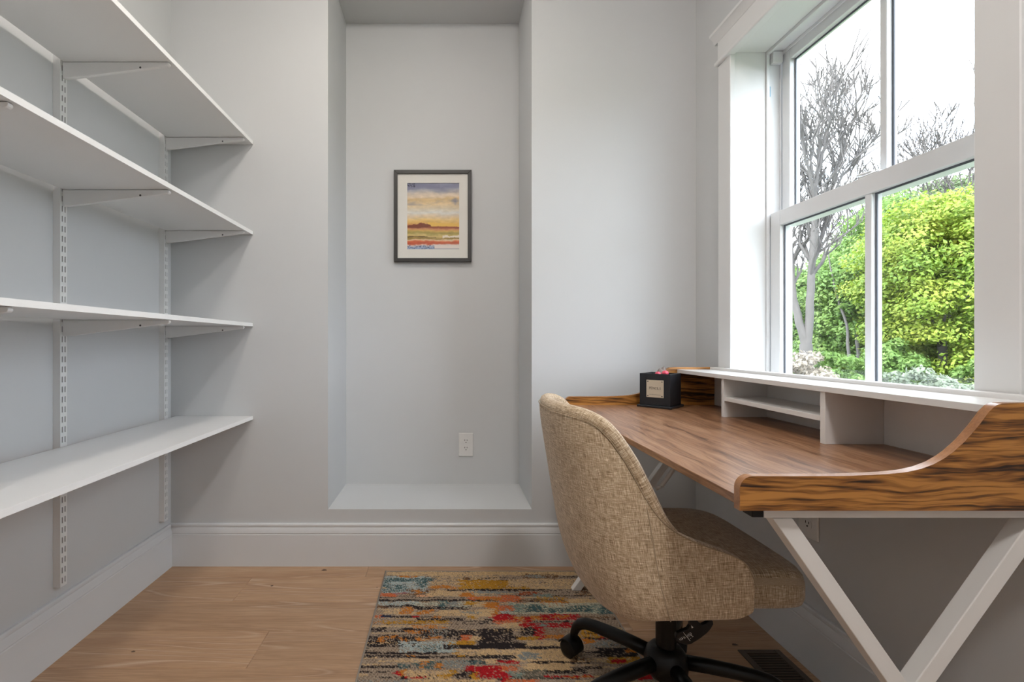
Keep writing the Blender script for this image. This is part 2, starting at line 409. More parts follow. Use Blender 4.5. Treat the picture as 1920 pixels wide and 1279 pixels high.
# baseboards
def base_prof(s=1):   # (out from wall, z)
    return [(0, 0), (.016, 0), (.016, .141), (.0135, .1435), (.0135, .1455), (.0155, .148), (.014, .158), (.0105, .172), (.0090, .1745), (.0115, .1765), (.0125, .181), (.0115, .1865), (.008, .190), (0, .190)]
bp = base_prof()
o = MB().prism([(YB-d, z) for d, z in bp], 0, XL+.0001, XR-.0001).build('baseboard_back', 'baseboard'); autosmooth(o, 25); tag(o, 'tall moulded white baseboard along the back wall', None, None, 'structure')
o = MB().prism([(XL+d, z) for d, z in bp], 1, YF+.001, YB-.0164).build('baseboard_left', 'baseboard'); autosmooth(o, 25); tag(o, 'tall moulded white baseboard under the shelves', None, None, 'structure')
o = MB().prism([(XR-d, z) for d, z in bp], 1, YF+.001, YB-.0164).build('baseboard_right', 'baseboard'); autosmooth(o, 25); tag(o, 'tall moulded white baseboard below the window', None, None, 'structure')

# ================================================================ WINDOW
wn = empty('window_1', (XR, 1.407, OZ0), 'tall white double-hung window with divided panes above the desk', None, None, 'structure')
JY0, JY1, JZ0, JZ1 = .980, 1.834, .815, 2.137     # clear opening inside the jambs
def part(name, mat, mb, parent=wn, bevel=.0012, seg=1, loc=None): return mb.build(name, mat, parent, loc, bevel=bevel, seg=seg)
part('jamb', 'trim', MB().box(XR-.001, 1.243, JY1, OY1, OZ0, OZ1)); part('jamb', 'trim', MB().box(XR-.001, 1.243, OY0, JY0, OZ0, OZ1))
part('head_jamb', 'trim', MB().box(XR-.001, 1.243, JY0, JY1, JZ1, OZ1)); part('sill_jamb', 'trim', MB().box(XR-.001, 1.243, JY0, JY1, OZ0, JZ0))
CX = 1.102; CI0, CI1 = .9835, 1.8297
for (y0, y1) in ((CI1, 1.911), (CI0-.081, CI0)):
    part('side_casing', 'trim', MB().box(CX, XR, y0, y1, .735, 2.130), bevel=.002)
part('bottom_casing', 'trim', MB().box(CX+.002, XR, CI0, CI1, .735, .818), bevel=.002)
part('head_casing', 'trim', MB().box(CX-.002, XR, CI0-.081, 1.911, 2.144, 2.2265), bevel=.001)
part('head_fillet', 'trim', MB().box(1.088, XR, CI0-.088, 1.919, 2.1285, 2.1445), bevel=.005, seg=3)
cp = [(XR, 2.225), (CX-.003, 2.225), (CX-.006, 2.230), (CX-.010, 2.240), (CX-.019, 2.251), (CX-.024, 2.254), (CX-.025, 2.264), (XR, 2.264)]
autosmooth(part('crown_moulding', 'trim', MB().prism(cp, 1, CI0-.102, 1.932), bevel=0), 30)
# vinyl frame: stop, jamb liner tracks
FY0, FY1 = .978, 1.836
fb = MB()
for y0, y1 in ((FY1-.009, OY1), (OY0, FY0+.009)): fb.box(1.2435, 1.2555, y0, y1, OZ0, OZ1)
fb.box(1.2435, 1.2555, FY0+.009, FY1-.009, JZ1-.012, OZ1); fb.box(1.2435, 1.2555, FY0+.009, FY1-.009, OZ0, JZ0-.005)
part('frame_stop', 'vinyl', fb)
fb = MB()
for y0, y1 in ((FY1, OY1), (OY0, FY0)): fb.box(1.2555, XO, y0, y1, OZ0, OZ1)
fb.box(1.2555, XO, FY0, FY1, JZ1-.003, OZ1); fb.box(1.2555, XO, FY0, FY1, OZ0-.0, OZ0+.012)
for y0, y1 in ((FY1-.006, FY1), (FY0, FY0+.006)): fb.box(1.2985, 1.3030, y0, y1, 1.505, JZ1-.003)
fb.box(1.2985, 1.3030, FY0, FY1, JZ1-.016, JZ1-.003)
part('frame', 'vinyl', fb)
def sash(name, x0, x1, z0, z1, st, top, bot, gx, mw):
    s0, s1 = FY0+.008, FY1-.008
    r = MB()
    r.box(x0, x1, s1-st, s1, z0, z1); r.box(x0, x1, s0, s0+st, z0, z1)
    r.box(x0, x1, s0+st, s1-st, z1-top, z1); r.box(x0, x1, s0+st, s1-st, z0, z0+bot)
    so = part(name, 'vinyl', r, bevel=.0022, seg=2)
    cy = (s0+s1)/2
    g0, g1, h0, h1 = s0+st, s1-st, z0+bot, z1-top
    part('muntin', 'vinyl', MB().box(x0+.003, x1-.004, cy-mw/2, cy+mw/2, h0, h1), so, bevel=.002, seg=2)
    for ya, yb in ((g0, cy-mw/2), (cy+mw/2, g1)):
        e = .0006
        part('pane', 'glass', MB().box(gx, gx+.004, ya-.001, yb+.001, h0-.001, h1+.001), so, bevel=0)
        k = .0055; q = MB()
        q.box(gx-.0045, gx-e, ya, ya+k, h0, h1); q.box(gx-.0045, gx-e, yb-k, yb, h0, h1)
        q.box(gx-.0045, gx-e, ya+k, yb-k, h1-k, h1); q.box(gx-.0045, gx-e, ya+k, yb-k, h0, h0+k)
        part('gasket', 'gasket', q, so, bevel=0)
    return so
ls = sash('lower_sash', 1.2575, 1.2975, .812, 1.505, .052, .056, .05, 1.277, .022)
us = sash('upper_sash', 1.3035, 1.3435, 1.452, 2.128, .040, .042, .045, 1.327, .022)
lock = part('sash_lock', 'vinyl', MB().box(1.262, 1.292, 1.375, 1.445, 1.505, 1.512), bevel=.003)
part('lock_lever', 'vinyl', MB().bar((1.276, 1.405, 1.517), (1.270, 1.455, 1.520), .012, .007, (1, 0, 0)), lock, bevel=.002)
part('balance_cover', 'vinyl', MB().box(1.2600, 1.2980, FY1-.021, FY1-.001, 2.088, 2.131), bevel=.001)
part('tilt_clip', 'clip_blue', MB().box(1.2565, 1.2620, FY1-.004, FY1+.001, 1.965, 2.004), bevel=.0005)

# ================================================================ CEILING LAMP AND ADDED FILL LAMP
for LX, LY, lb, col, k in ((-.24, 1.20, 'round flush ceiling lamp nearer the niche', (1.0, .93, .85), 1.0), (.50, -.45, 'added fill lamp behind the viewer, round and flush on the ceiling', (1.0, .96, .93), 1.9)):  # second entry is an unseen lamp added as fill for overall brightness
    m, t, b = new_mat('lamp_diffuser')
    b.inputs['Base Color'].default_value = (.9, .89, .87, 1)
    b.inputs['Emission Color'].default_value = (*col, 1)
    b.inputs['Emission Strength'].default_value = LAMP_WATTS*k
    cl = empty('ceiling_lamp', (LX, LY, ZC), lb, 'lamp', 'flush ceiling lamps')
    MB().lathe([(.16, -.0005), (.17, -.02), (.165, -.03)], (LX, LY, ZC), 2, 40).build('lamp_base', 'trim', cl)
    pr = [(.155, -.03)] + [(.155*math.cos(a), -.03-.055*math.sin(a)) for a in [k2*PI/2/8 for k2 in range(1, 8)]] + [(.003, -.085)]
    MB().lathe(pr, (LX, LY, ZC), 2, 40).build('diffuser', m, cl, smooth=True)

# ================================================================ SHELVES
SX0, SX1 = XL+.027, -.878
SY0, SY1 = .30, YB-.002
shelf_top = [1.914, 1.507, 1.0925, .673]
shelf_nm = ['topmost white laminate shelf on the left wall', 'second white laminate shelf from the top on the left wall',
            'third white laminate shelf from the top, just above eye level', 'lowest white laminate shelf, its top surface showing']
for z, lb in zip(shelf_top, shelf_nm):
    r = empty('wall_shelf', ((SX0+SX1)/2, SY1, z-.016), lb, 'shelf', 'white shelves on the left wall')
    MB().box(SX0, SX1-.0012, SY0, SY1, z-.0155, z).build('shelf_board', 'melamine', r, bevel=.0006, seg=1)
    MB().box(SX1-.0012, SX1, SY0, SY1, z-.0155, z).build('edge_band', 'melamine_edge', r)
std_y = [2.047, 1.500, .953]
std_where = ['beside the back corner', 'in the middle of the shelves', 'nearest the viewer, mostly outside the picture']
SB, ST, SF, SW = .227, 1.985, XL+.0235, .027
def standard(y, where):
    r = empty('shelf_standard', (XL, y, SB), 'white slotted metal shelf standard '+where, 'shelf standard', 'slotted standards on the left wall')
    y0, y1 = y-SW/2, y+SW/2; q = MB()
    q.box(XL+.0002, SF-.0012, y0, y0+.0014, SB, ST); q.box(XL+.0002, SF-.0012, y1-.0014, y1, SB, ST)
    # face strips around two columns of slots
    cols = [(y-.0072, y-.0038), (y+.0038, y+.0072)]
    for a, c in ((y0, cols[0][0]), (cols[0][1], cols[1][0]), (cols[1][1], y1)): q.box(SF-.0012, SF, a, c, SB, ST)
    n = int((ST-SB)/.032); sl_h = .0185
    for a, c in cols:
        zz = SB
        for i in range(n):
            s0 = SB+.010+.032*i
            q.box(SF-.0012, SF, a, c, zz, s0); zz = s0+sl_h
        q.box(SF-.0012, SF, a, c, zz, ST)
    q.build('channel', 'steel_white', r)
    MB().box(SF-.0045, SF-.0030, y0+.0015, y1-.0015, SB+.001, ST-.001).build('slot_shade_strip', 'steel_dark', r)  # near-black strip added close behind the face, stands in for shade in the slots
    return r
for y, wh in zip(std_y, std_where): standard(y, wh)
place = ['beside the back corner', 'at mid shelf', 'at the left picture edge']
which = ['topmost shelf', 'second shelf from the top', 'third shelf from the top', 'lowest shelf']
def bracket(y, z, lb):
    r = empty('shelf_bracket', (SF, y, z-.05), lb, 'bracket', 'tapered brackets under the shelves')
    zt = z-.0157; L = -.886 if z > .7 else -.945; x0 = SF+.0004
    prof = [(x0, zt-.001), (x0, zt-.052), (x0+.02, zt-.052)]
    prof += [(L-.012, zt-.0135)] + [(L-.008+.008*math.cos(a), zt-.0065+.0065*math.sin(a)) for a in (-1.2, -.5, .2, .9)] + [(L-.006, zt-.001)]
    MB().prism(prof, 1, y-.006, y+.006).build('arm', 'steel_white', r, bevel=.001, seg=1)
    xs = x0 + .73*(L-x0)
    MB().lathe([(.0032, -.0004), (.0032, .0004)], (xs, y-.0061, zt-.0185), 1, 10).build('screw', 'steel_dark', r)
    return r
for i, y in enumerate(std_y):
    for j, z in enumerate(shelf_top):
        if i == 2 and j in (0, 3): continue
        bracket(y, z, 'white tapered bracket %s under the %s' % (place[i], which[j]))

# ================================================================ OUTLETS
def outlet(root_loc, label, axis, wdt=.078, hgt=.124):
    """axis 'y': on a wall facing -Y; 'x': on a wall facing -X"""
    r = empty('power_outlet', root_loc, label, 'outlet', 'duplex outlets')
    rx, ry, rz = root_loc
    def P(u, d, z): return (rx+u, ry-d, rz+z) if axis == 'y' else (rx-d, ry-u, rz+z)
    def bx(u0, u1, d0, d1, z0, z1):
        q = MB(); a = P(u0, d0, z0); c = P(u1, d1, z1)
        return q.box(min(a[0], c[0]), max(a[0], c[0]), min(a[1], c[1]), max(a[1], c[1]), a[2], c[2])
    bx(-wdt/2, wdt/2, 0, .006, -hgt/2, hgt/2).build('cover_plate', 'outlet', r, bevel=.003, seg=2)
    for s in (-1, 1):
        zc = s*.0195; q = MB(); pts = []
        for k in range(20):
            a = 2*PI*k/20; pts.append((.0172*math.cos(a), max(-.0125, min(.0125, .0172*math.sin(a)))))
        n = len(q.v)
        for d in (.0055, .0075): q.v += [P(u, d, zc+z) for u, z in pts]
        q.f += [tuple(range(20)), tuple(reversed(range(20, 40)))] + [(i, 20+i, 20+(i+1) % 20, (i+1) % 20) for i in range(20)]
        sk = q.build('socket', 'outlet', r)
        for u in (-.0062, .0062): bx(u-.0013, u+.0013, .0070, .0079, zc+.001, zc+.0085).build('slot', 'slot', sk)
        q = MB(); ax = 1 if axis == 'y' else 0
        q.lathe([(.0027, -.0006), (.0027, .0003)], P(0, .0077, zc-.0065), ax, 10).build('ground_hole', 'slot', sk)
    q = MB(); q.lathe([(.0025, -.0006), (.0025, .0006)], P(0, .0062, 0), 1 if axis == 'y' else 0, 10).build('plate_screw', 'outlet', r)
    return r
nsc = F/NY
outlet(((873.6-VX)/nsc, NY, CAMH-(833.6-VY)/nsc), 'white duplex outlet low on the niche back wall', 'y', .0775, .1245)
outlet((XR, 1.454, .462), 'white duplex outlet on the wall under the desk', 'x', .0785, .1245)

# ================================================================ PICTURE
psc = F/(NY-.02)
pcx, pcz = (811.3-VX)/psc, CAMH-(405-VY)/psc
PWd, PHt, FW = 145.5/psc, 172/psc, .0195
pr_ = empty('framed_picture', (pcx, NY-.001, pcz-PHt/2), 'framed watercolour landscape with pale mat hanging in the niche', 'picture')
def rect_frame(x0, x1, z0, z1, wd, y0, y1):
    q = MB(); 
    q.prism([(x0, z0), (x1, z0), (x1-wd, z0+wd), (x0+wd, z0+wd)], 1, y0, y1); q.prism([(x0, z1), (x0+wd, z1-wd), (x1-wd, z1-wd), (x1, z1)], 1, y0, y1)
    q.prism([(x0, z0), (x0+wd, z0+wd), (x0+wd, z1-wd), (x0, z1)], 1, y0, y1); q.prism([(x1, z0), (x1, z1), (x1-wd, z1-wd), (x1-wd, z0+wd)], 1, y0, y1)
    return q
x0, x1, z0, z1 = pcx-PWd/2, pcx+PWd/2, pcz-PHt/2, pcz+PHt/2
rect_frame(x0, x1, z0, z1, FW, NY-.026, NY-.001).build('frame', 'frame_dark', pr_, bevel=.0015)
ax0, ax1, az0, az1 = (763.5-VX)/psc, (861-VX)/psc, CAMH-(467-VY)/psc, CAMH-(342.5-VY)/psc
q = MB()
q.box(x0+FW-.001, ax0, NY-.0165, NY-.014, z0+FW-.001, z1-FW+.001); q.box(ax1, x1-FW+.001, NY-.0165, NY-.014, z0+FW-.001, z1-FW+.001)
q.box(ax0, ax1, NY-.0165, NY-.014, az1, z1-FW+.001); q.box(ax0, ax1, NY-.0165, NY-.014, z0+FW-.001, az0)
q.build('mat', 'mat_board', pr_)
# painted sheet: colours per vertex
def nz2(x, y, s=0): return noise.fractal(Vector((x, y, s)), .8, 2.0, 4)
def srgb(r, g, b): return tuple(((c/255+.055)/1.055)**2.4 if c > 10 else c/3294 for c in (r, g, b))
PAL = [(0, (150, 150, 172)), (.06, (140, 142, 168)), (.10, (172, 170, 182)), (.16, (222, 205, 188)), (.21, (236, 214, 190)), (.245, (222, 190, 140)), (.30, (234, 205, 160)),
       (.38, (226, 208, 180)), (.45, (226, 222, 216)), (.50, (228, 205, 178)), (.55, (236, 202, 136)), (.60, (230, 184, 104)), (.635, (214, 140, 84)), (.665, (160, 86, 56)), (.69, (208, 144, 100)),
       (.72, (218, 176, 96)), (.75, (168, 150, 78)), (.79, (222, 196, 130)), (.83, (150, 118, 52)), (.85, (232, 208, 170)), (.875, (214, 104, 62)), (.905, (196, 82, 48)), (.925, (232, 206, 190)), (.95, (168, 178, 204)), (1.0, (150, 170, 205))]
def pal(v):
    v = max(0, min(1, v))
    for (a, ca), (b2, cb) in zip(PAL[:-1], PAL[1:]):
        if v <= b2:
            k = (v-a)/(b2-a); return tuple(ca[i]*(1-k)+cb[i]*k for i in range(3))
    return PAL[-1][1]
def paint(u, v):
    wob = .018*nz2(u*3.2, v*9, 1.3) + .010*nz2(u*11, v*22, 4.1) + .02*(u-.5)*math.sin(v*7)
    c = pal(v+wob)
    k = nz2(u*9, v*30, 8.8)*.06
    c = tuple(x*(1+k) for x in c)
    if v < .34:                                   # dark clouds
        d = .5*nz2(u*2.2+3, v*8, 2.2) + (.42 if u < .62 and .02 < v+.05*u < .11 else 0) + max(0, .55-8*abs(u-.92)*.7-7*abs(v-.27)) + max(0, .5-4*abs(u-.95)-6*abs(v-.13))
        d = max(0, min(1, d*1.3)); c = tuple(c[i]*(1-d)+(128, 128, 152)[i]*d for i in range(3))
        if u < .16 and v < .07 and nz2(u*40, v*60, 3) > .05: c = (60, 60, 84)
    vw = v+wob*.6
    top = .600+.035*abs(u-.26)/.2+.014*nz2(u*14, 1, 6)           # brown hill at the left, thin ridge to the right
    if u < .46 and top < vw < .672: c = (132, 66, 42)
    elif u >= .40 and .60 < vw < .65: c = (236, 190, 92)
    if u > .40 and .652 < vw < .676+.010*(u-.4): c = (158, 84, 56)
    if .80 < vw < .815+.012*nz2(u*9, 2, 3) and u < .55: c = (118, 96, 48)
    if v > .93:
        if u > .52: c = tuple(x for x in (234, 222, 214)) if v < .985 else (150, 150, 165)
        elif nz2(u*26, v*50, 7) > .12: c = (84, 98, 132)
    if v > .76 and .78 < v+wob < .815 and u > .68: c = (238, 224, 206)
    return srgb(*[max(0, min(255, x)) for x in c])
GU, GV = 110, 140
vs, fs, cs = [], [], []
for j in range(GV+1):
    for i in range(GU+1):
        u, v = i/GU, j/GV
        vs.append((ax0-.002+(ax1-ax0+.004)*u, NY-.0125, az1+.002-(az1-az0+.004)*v)); cs.append(paint(u, v))
for j in range(GV):
    for i in range(GU):
        a = j*(GU+1)+i; fs.append((a, a+GU+1, a+GU+2, a+1))
vs2 = [(x, y+.002, z) for x, y, z in vs]; n = len(vs)
ring = [i for i in range(GU)] + [GU+(GU+1)*j for j in range(GV)] + [n-1-i for i in range(GU)] + [(GU+1)*(GV-j) for j in range(GV)]
def add_cols(o, cols):
    ca = o.data.color_attributes.new('Col', 'FLOAT_COLOR', 'POINT')
    flat = []
    for c in cols: flat += [c[0], c[1], c[2], 1.0]
    ca.data.foreach_set('color', flat)
back = [vs2[0], vs2[GU], vs2[n-1], vs2[n-1-GU]]
o = link('art_sheet', vs+back, fs+[(n, n+1, n+2, n+3)], 'painting', pr_); add_cols(o, cs+[(.8, .8, .8)]*4)
MB().box(x0+FW-.001, x1-FW+.001, NY-.0205, NY-.0190, z0+FW-.001, z1-FW+.001).build('glazing', 'glass', pr_)

# ================================================================ RUG
RX0, RX1, RY0, RY1, RT = -.273, .617, .53, 2.053, .007
rug = empty('area_rug', ((RX0+RX1)/2, (RY0+RY1)/2, 0), 'multicoloured abstract rug with orange, red, teal and charcoal streaks', 'rug')
D = (.028, .022, .024); BL = (.40, .46, .45); TE = (.07, .125, .13); OR = (.52, .19, .035); GO = (.47, .24, .03); RE = (.42, .016, .022); CO = (.58, .15, .06); KR = (.60, .42, .235); NE = (.38, .30, .23); BR = (.16, .085, .045); GY = (.25, .27, .26); SG = (.20, .27, .24)
def A(l): return [(600+a/5.818, 1060+b2/5.818, 600+c/5.818, 1060+d/5.818, col, den) for a, b2, c, d, col, den in l]
def Bq(l): return [(900+a/5.818, 1060+b2/5.818, 900+c/5.818, 1060+d/5.818, col, den) for a, b2, c, d, col, den in l]
PATCH = A([
 (700,70,1920,110,KR,.8),(1240,110,1920,330,KR,.35),(690,120,1180,300,BL,.75),(700,130,760,300,TE,.5),(780,140,940,180,TE,.75),(960,140,1220,180,TE,.7),(790,210,920,290,TE,.55),(1070,180,1160,240,TE,.6),
 (860,115,1080,132,OR,.8),(1600,130,1650,180,BR,.8),(1240,225,1400,255,OR,.8),(1420,225,1560,260,OR,.5),(1540,160,1920,260,GO,.8),(940,255,1260,330,BR,.45),(1050,270,1100,310,OR,.8),(1400,260,1920,278,D,.65),
 (680,305,830,340,CO,.85),(840,300,960,320,(.36,.14,.15),.7),(1060,318,1260,345,(.75,.40,.22),.6),(1530,300,1660,345,OR,.9),(1660,345,1920,385,CO,.75),(1660,275,1920,310,GY,.6),(1200,280,1520,340,KR,.7),
 (640,372,1920,392,D,.75),(640,395,1050,440,BL,.6),(1030,395,1660,460,(.50,.50,.40),.5),(1310,385,1380,480,TE,.6),(1400,395,1500,460,GY,.6),(1580,395,1700,430,GO,.8),(1700,410,1800,450,KR,.8),(1810,405,1920,470,OR,.8),
 (610,445,700,470,BR,.85),(700,432,1000,455,D,.7),(1000,445,1300,480,D,.75),(1300,450,1640,485,D,.6),(700,470,900,530,KR,.6),(900,455,1000,530,OR,.7),(1090,490,1130,535,OR,.85),(1160,480,1210,530,OR,.7),(1280,490,1900,555,KR,.75),(1560,500,1790,525,GY,.65),
 (580,540,660,575,CO,.6),(670,545,760,567,(.02,.03,.07),.95),(760,552,1000,572,D,.75),(990,552,1060,570,RE,.8),(1060,558,1240,575,D,.6),(1230,555,1300,590,OR,.7),(1100,580,1580,608,D,.72),(1620,545,1690,580,GO,.85),(1890,540,1920,580,RE,.9),(1800,585,1920,600,D,.8),
 (570,605,650,640,OR,.35),(680,605,1420,640,GO,.66),(550,680,730,705,D,.75),(910,685,1100,712,D,.75),(1010,655,1340,690,OR,.6),(940,705,1240,745,OR,.55),(1090,700,1420,800,D,.62),(1200,680,1380,790,GY,.3),(1420,705,1920,770,D,.68),(1200,770,1340,800,OR,.6),
 (520,770,1060,890,D,.66),(670,775,720,840,OR,.75),(770,770,830,810,OR,.6),(900,790,940,840,OR,.6),(1050,785,1100,825,OR,.8),(1480,775,1560,820,D,.7),(1550,760,1650,830,CO,.8),(1640,775,1770,830,KR,.8),(1400,825,1700,865,GO,.85),(1780,790,1920,860,D,.65),
 (880,830,1480,950,BL,.6),(1080,865,1280,940,TE,.35),(1340,870,1920,912,D,.85),(470,945,1300,970,D,.85),(455,980,930,1005,D,.7),(960,985,1920,1010,D,.7),(940,980,1000,1000,OR,.7),(1490,950,1560,1000,GO,.7),(1500,915,1920,985,KR,.5),
 (1140,1040,1280,1130,TE,.65),(1020,1060,1100,1130,TE,.6),(1100,1040,1140,1130,OR,.7),(1280,1060,1340,1130,OR,.75),(1340,1035,1580,1130,GY,.6),(1590,1035,1790,1080,TE,.55),(860,1070,960,1130,TE,.5),(430,1090,860,1118,D,.65),(1800,1020,1920,1070,KR,.8),
 (1590,1095,1920,1160,RE,.85),(1700,1160,1920,1230,RE,.5),(840,1150,890,1205,RE,.85),(890,1140,935,1210,OR,.85),(940,1150,1420,1235,KR,.7),(1420,1150,1470,1220,GO,.8),(1300,1190,1420,1235,GO,.5),(920,1215,1120,1235,RE,.7),(1520,1150,1700,1250,D,.5),(1690,1160,1740,1260,GO,.7),
 (1000,1240,1920,1280,KR,.7),(380,1250,1000,1280,GY,.3)]) + Bq([
 (0,70,1020,110,KR,.85),(480,95,830,155,BR,.55),(540,100,680,140,GY,.6),(0,160,300,235,GO,.85),(300,150,1040,260,KR,.6),(0,235,520,258,GO,.6),(0,258,690,285,D,.6),(0,285,420,315,GY,.5),(440,290,640,325,(.30,.07,.03),.7),
 (1080,240,1260,330,BR,.55),(220,330,440,400,CO,.85),(0,350,230,385,OR,.7),(580,310,780,350,SG,.6),(600,340,940,400,GO,.4),(400,370,900,395,BR,.55),(970,365,1330,410,KR,.85),(90,400,200,470,OR,.75),(690,390,920,450,OR,.7),
 (340,410,1440,530,(.52,.50,.38),.7),(350,420,460,510,SG,.7),(490,430,700,510,TE,.6),(740,460,900,520,TE,.65),(940,440,1220,510,TE,.65),(1320,430,1450,535,TE,.8),(1220,430,1310,520,SG,.5),(200,490,340,530,BL,.7),(140,470,210,560,OR,.85),(200,440,350,500,CO,.6),
 (150,535,380,600,RE,.9),(0,475,140,560,KR,.8),(380,555,740,600,OR,.7),(480,560,560,620,RE,.75),(690,530,1080,600,RE,.7),(830,550,960,580,OR,.5),(1080,560,1480,580,BR,.65),(160,590,480,640,CO,.55),(450,630,1000,680,RE,.72),(240,620,440,690,KR,.7),(640,640,720,670,SG,.8),
 (0,690,340,770,D,.68),(450,680,620,770,D,.66),(610,670,700,810,RE,.78),(700,690,900,760,(.34,.2,.13),.6),(700,760,900,800,OR,.75),(400,780,620,815,GO,.85),(0,770,400,910,D,.62),(0,850,500,912,D,.85),(500,880,830,915,D,.78),(500,820,900,880,KR,.75),
 (1100,670,1300,800,GO,.75),(1150,730,1400,755,D,.65),(1180,790,1420,810,D,.6),(1120,810,1240,860,OR,.85),(1220,810,1560,900,GY,.45),(1320,760,1420,810,RE,.6),(1170,945,1350,965,D,.8),(1290,900,1700,1000,D,.8),(1600,910,1740,950,OR,.7),(1400,1000,1760,1070,GO,.75),(1460,1020,1580,1065,RE,.8),
 (400,915,1050,1060,KR,.88),(450,950,620,1030,GY,.75),(0,980,390,1012,D,.7),(0,940,400,980,KR,.7),(220,1035,430,1070,RE,.8),(430,1040,500,1160,NE,.6),(570,1045,860,1080,D,.8),(860,1050,1180,1075,D,.65),(500,1070,1000,1150,KR,.9),(1010,1110,1310,1140,D,.7),(1000,1000,1160,1050,BR,.4),
 (0,1100,280,1200,RE,.8),(240,1100,410,1170,CO,.7),(130,1180,300,1240,RE,.75),(300,1160,440,1230,SG,.55),(470,1130,720,1250,(.14,.13,.10),.62),(720,1140,1160,1180,D,.66),(720,1195,1220,1225,RE,.75),(950,1205,1200,1225,OR,.6),(640,1240,1000,1280,NE,.7),(250,1200,300,1280,RE,.8),(290,1240,640,1280,CO,.7),
 (1720,1190,1880,1250,RE,.85)])
prj_rows = {}
HC = CAMH-RT
def rug_color(x, y, i, j):
    px = VX + x/y*F; py = VY + HC/y*F
    jx = 10*nz2(x*7, y*90, 1.0) + 5*(hash2(j, 3)-.5); jy = 1.6*nz2(x*16, y*11, 5.0)
    c = NE
    h = hash2(i, j)
    streak = nz2(x*3.0, y*70, 9.0)
    if streak > .34: c = D if h < .55 else c
    elif streak < -.40: c = KR if h < .7 else c
    # slub columns of the ground weave
    if c is NE and ((i+(j//2)) % 3 == 0) and h < .8: c = (NE[0]*.58, NE[1]*.53, NE[2]*.5)
    for a in cells.get((int(px//20), int(py//10)), ()):
        x0, y0, x1, y1, col, den = PATCH[a]
        if x0-2 < px+jx < x1+2 and y0 < py+jy < y1 and hash2(i*7+a, j*3+a*5) < den+.06: c = col
    if py > 1285:
        k = nz2(x*2.2, y*28, 21.0); k2 = nz2(x*5, y*12, 31.0)
        if k > .25 and h < .8: c = (D, RE, OR, TE)[int(abs(k2)*9) % 4]
        elif k < -.25 and h < .75: c = (GO, KR, BL, CO)[int(abs(k2)*9) % 4]
    f = .82 + .36*hash2(i+91, j+17)
    return tuple(q*f for q in c)
def hash2(i, j):
    n = (i*374761393 + j*668265263) & 0xffffffff; n = ((n ^ (n >> 13))*1274126177) & 0xffffffff
    return ((n ^ (n >> 16)) & 0xffff)/65535.0
cells = {}
for a, p in enumerate(PATCH):
    for cx_ in range(int((p[0]-12)//20), int((p[2]+12)//20)+1):
        for cy_ in range(int((p[1]-4)//10), int((p[3]+4)//10)+1): cells.setdefault((cx_, cy_), []).append(a)
GX, GYn = 240, 380
vs, fs, cs = [], [], []
for j in range(GYn+1):
    y = RY1-.004-(RY1-RY0-.008)*j/GYn
    for i in range(GX+1):
        x = RX0+.004+(RX1-RX0-.008)*i/GX
        edge = i in (0, GX) or j in (0, GYn)
        vs.append((x, y, .001 if edge else RT-.0012+.0016*hash2(i+5, j+3)+.0006*((i+j) % 2))); cs.append(rug_color(x, y, i, j))
for j in range(GYn):
    for i in range(GX):
        a = j*(GX+1)+i; fs.append((a, a+GX+1, a+GX+2, a+1))
o = link('pile', vs, fs, 'rug', rug, loc=(0, 0, 0)); add_cols(o, cs)
rb = MB()
rb.tube([(RX0+.004, RY0, .004), (RX0+.004, RY1, .004)], .0036, 8); rb.tube([(RX1-.004, RY0, .004), (RX1-.004, RY1, .004)], .0036, 8)
rb.tube([(RX0, RY0+.004, .004), (RX1, RY0+.004, .004)], .0036, 8); rb.tube([(RX0, RY1-.004, .004), (RX1, RY1-.004, .004)], .0036, 8)
rb.build('edge_binding', 'binding', rug, smooth=True)

# ================================================================ DESK
DZ, DT = .7488, .7332                 # tabletop top / underside
DX0, DXB = .4826, 1.098               # front edge / back
PN0, PN1 = .7743, .7895               # near side panel
PF0, PF1 = 1.9217, 1.937              # far side panel
desk = empty('writing_desk', ((DX0+DXB)/2, (PN0+PF1)/2, 0), 'brown wood-grain desk with white hutch and white crossed metal legs', 'desk')
MB().box(DX0, DXB, PN1+.0002, PF0-.0002, DT, DZ).build('tabletop', 'desk_top', desk, (DX0, 1.3, DZ), bevel=.0008, seg=1)
K = F/PN0
def P2(px, py): return ((px-VX)/K, CAMH-(py-VY)/K)
top_curve = [P2(*p) for p in ((1420,893.6),(1500,893.7),(1580,893.2),(1630,891.6),(1665,889.6),(1700,886.0),(1727,880.0),(1751.6,870.9),(1770,860.5),(1786,849.4),(1810,827.9),(1834,800.4),(1854.8,772.9),(1865,762.9),(1872,759.2),(1882,757.0),(1900,756.5))]
ZP0 = CAMH-(958-VY)/K
ztop = top_curve[0][1]
R = .021
corner = [(DX0+R-R*math.cos(a), ztop-R+R*math.sin(a)) for a in [k*PI/2/6 for k in range(7)]]
prof = [(DX0, ZP0)] + corner + top_curve[1:] + [(DXB, top_curve[-1][1]), (DXB, ZP0)]
